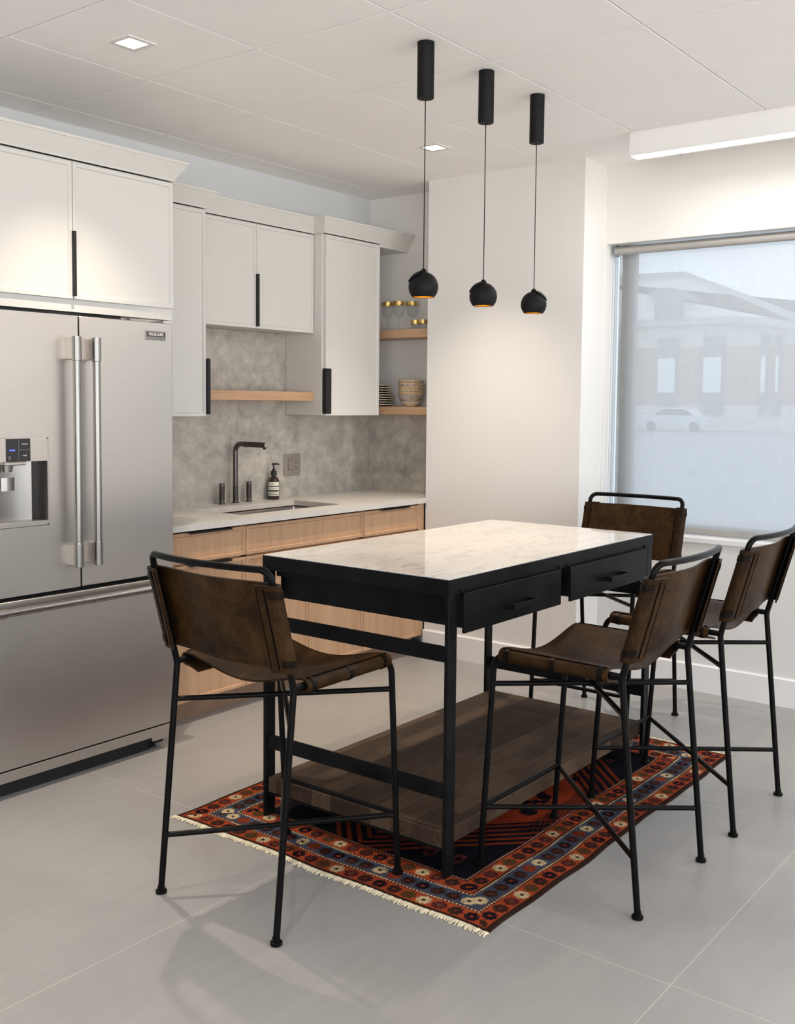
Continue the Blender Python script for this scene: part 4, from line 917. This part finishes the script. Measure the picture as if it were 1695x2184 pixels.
# ------------------------------------------------------------------ counter stools
def build_stool(label):
    """built at the origin, facing +x"""
    t = thing('counter_stool', (0, 0, 0), label, 'chair', 'brown leather sling stools at the table')
    W = 0.2385; r = 0.0098; mt = M['chair_metal']
    def fl_x(z): return 0.268-0.034*(z/0.66)
    def rl_x(z): return -0.268+0.073*(z/0.686)
    for s in (-1, 1):
        y = s*W
        p = fillet([(0.268, y, 0.012), (0.232, y, 0.692), (-0.196, y, 0.690)], 0.055, 10)
        fl = MB().tube(p, r, 14).build('front_leg', mt, t, smooth=True)
        p = fillet([(-0.268, y, 0.012), (-0.196, y, 0.686), (-0.277, y, 0.992)], 0.07, 10)
        rl = MB().tube(p, r, 14).build('rear_leg', mt, t, smooth=True)
        for leg, fx in ((fl, 0.268), (rl, -0.268)):
            MB().lathe([(0.0, 0.0), (0.0125, 0.0), (0.0165, 0.002), (0.0172, 0.006), (0.0165, 0.010), (0.011, 0.012), (0.0108, 0.022), (0.0, 0.022)], (fx, y, 0), 20).build('foot_glide', mt, leg, smooth=True)
    # top bar, bowed backwards, with rounded corners
    pts = []
    cor = fillet([(-0.277, -W, 0.990), (-0.2865, -W, 1.026), (-0.2865, -W+0.09, 1.026)], 0.030, 8)[:-1]
    pts = [Vector(q) for q in cor]; n = 18
    y_a = cor[-1].y
    mid = []
    for k in range(1, n):
        y = y_a+(-2*y_a)*k/n; mid.append(Vector((-0.2865, y, 1.026)))
    pts = pts+mid+[Vector((q.x, -q.y, q.z)) for q in cor[::-1]]
    for q in pts:
        q.x -= 0.036*(max(0.0, 1-(q.y/W)**2))**0.9 if q.z > 1.0 else 0.0
    MB().tube(pts, r, 14).build('back_rail', mt, t, smooth=True)
    for z_f, z_r in ((0.592, 0.577), (0.192, 0.172)):
        for s in (-1, 1):
            MB().tube([(fl_x(z_f), s*W, z_f), (rl_x(z_r), -s*W, z_r)], 0.0082, 12).build('cross_brace', mt, t, smooth=True)
    MB().tube([(fl_x(0.196), -W, 0.196), (fl_x(0.196), W, 0.196)], 0.0082, 12).build('footrest', mt, t, smooth=True)
    # seat sling: cross-section in (y,z), extruded along x
    R = 0.0175; zr = 0.690; th = 0.006
    def cross(sag, flap):
        out = []; ns = 22; w0 = W-0.004
        for k in range(ns+1):
            q = -1+2*k/ns; out.append((q*w0, zr+R-sag*(0.5+0.5*math.cos(PI*q))**0.72))
        def side(sg):
            arc = [(sg*(W+0.001)+sg*R*math.sin(a)*1.12, zr-0.001+R*math.cos(a)) for a in [math.radians(12+k*17) for k in range(10)]]
            end = [(sg*(W-0.016), zr-R*0.95-0.004), (sg*(W-0.034), zr-R-flap*0.55), (sg*(W-0.052), zr-R-flap)]
            return arc+end
        return side(-1)[::-1]+out+side(1)
    rows = []
    for k in range(13):
        q = k/12; x = -0.160+0.366*q
        sg = 0.040+0.006*math.sin(PI*q)
        rows.append([(x, a, b) for a, b in cross(sg, 0.014)])
    seat = MB().strip(rows, th).build('seat', M['leather'], t, smooth=True)
    for s in (-1, 1):
        MB().box(-0.152, 0.198, s*(W+0.0065)-0.0012, s*(W+0.0065)+0.0012, zr+R+0.0005, zr+R+0.0046).build('seam_and_gap_shade', M['stitch_and_gap'], seat)
    for s in (-1, 1):
        for xc in (-0.135, 0.022, 0.178):
            m = MB(); Rb = R*1.12+0.0045
            arc = [(s*(W+0.001)+s*Rb*math.sin(a), zr-0.001+(R+0.0042)*math.cos(a)) for a in [math.radians(-4+k*15) for k in range(13)]]
            m.strip([[(xx, a_, b_) for a_, b_ in arc] for xx in (xc-0.0085, xc+0.0085)], 0.0018)
            m.lathe([(0.0042, 0.0), (0.0036, 0.002), (0.0, 0.003)], (xc, s*(W+0.001+Rb), zr-0.002), 10, (0, s, 0))
            m.build('clamp', M['clamp'], seat, smooth=True)
    # back sling: cross-section in plan for several heights up the leaning uprights
    def up(zz):                # upright centre x at height zz
        return -0.200-0.077*(zz-0.70)/0.292
    rows = []; nh = 11; Rb = 0.0185
    for k in range(nh):
        zz = 0.738+(0.985-0.738)*k/(nh-1); xc = up(zz); row = []; ns = 22; bow = 0.030
        drop = 0.010*(1-k/(nh-1))
        for s_ in (0,):
            left = [(xc+Rb*math.cos(a), -(W+0.001)-Rb*1.1*math.sin(a)) for a in [math.radians(10+j*17) for j in range(10)]]
            left += [(xc-Rb-0.003, -(W-0.010)), (xc-Rb-0.007, -(W-0.022)), (xc-Rb-0.0105, -(W-0.038))]
            main = []
            for j in range(ns+1):
                q = -1+2*j/ns; main.append((xc+Rb-bow*(0.5+0.5*math.cos(PI*q))**0.8, q*(W-0.003)))
            right = [(a, -b) for a, b in left]
            full = left[::-1]+main+right
        rows.append([(a, b, zz) for a, b in full])
    back = MB().strip(rows, th).build('backrest', M['leather'], t, smooth=True)
    for s in (-1, 1):
        for rr_, dy, sr in ((-Rb-0.0142, 0.034, 0.0012), (-Rb-0.0080, 0.011, 0.0024), (Rb+0.0028, 0.018, 0.0016)):  # thickest line stands in for the shadow gap between roll and flap
            MB().tube([(up(zz)+rr_+0.001, s*(W-dy), zz) for zz in (0.748, 0.86, 0.975)], sr, 6).build('seam_and_gap_shade', M['stitch_and_gap'], back)
    for s in (-1, 1):
        for zc in (0.765, 0.958):
            m = MB(); xc = up(zc); Rr = Rb+0.0045
            arcs = [(xc+Rr*math.cos(a), s*(W+0.001)+s*Rr*1.08*math.sin(a)) for a in [math.radians(20+k*14) for k in range(13)]]
            m.strip([[(a_-0.264*(zq-zc), b_, zq) for a_, b_ in arcs] for zq in (zc-0.0095, zc+0.0095)], 0.0018)
            m.lathe([(0.0042, 0.0), (0.0036, 0.002), (0.0, 0.003)], (xc, s*(W+0.001+Rr*1.08), zc), 10, (0, s, 0))
            m.build('clamp', M['clamp'], back, smooth=True)
    return t
stool = build_stool('brown leather sling stool at the near left end of the table, beside the refrigerator')
spots = [(-0.495, -2.0425, 0.0, None),
         (0.2235, -2.716, PI/2, 'brown leather sling stool before the left drawer of the table'),
         (0.961, -2.727, PI/2, 'brown leather sling stool before the right drawer, nearest the right edge'),
         (1.648, -2.047, PI, 'brown leather sling stool at the far end of the table before the window')]
for i, (x, y, a, lab) in enumerate(spots):
    o = stool if i == 0 else copy_tree(stool)
    o.location = (x, y, 0.0025); o.rotation_euler = (0, -0.0095, a)
    if lab: o['label'] = lab
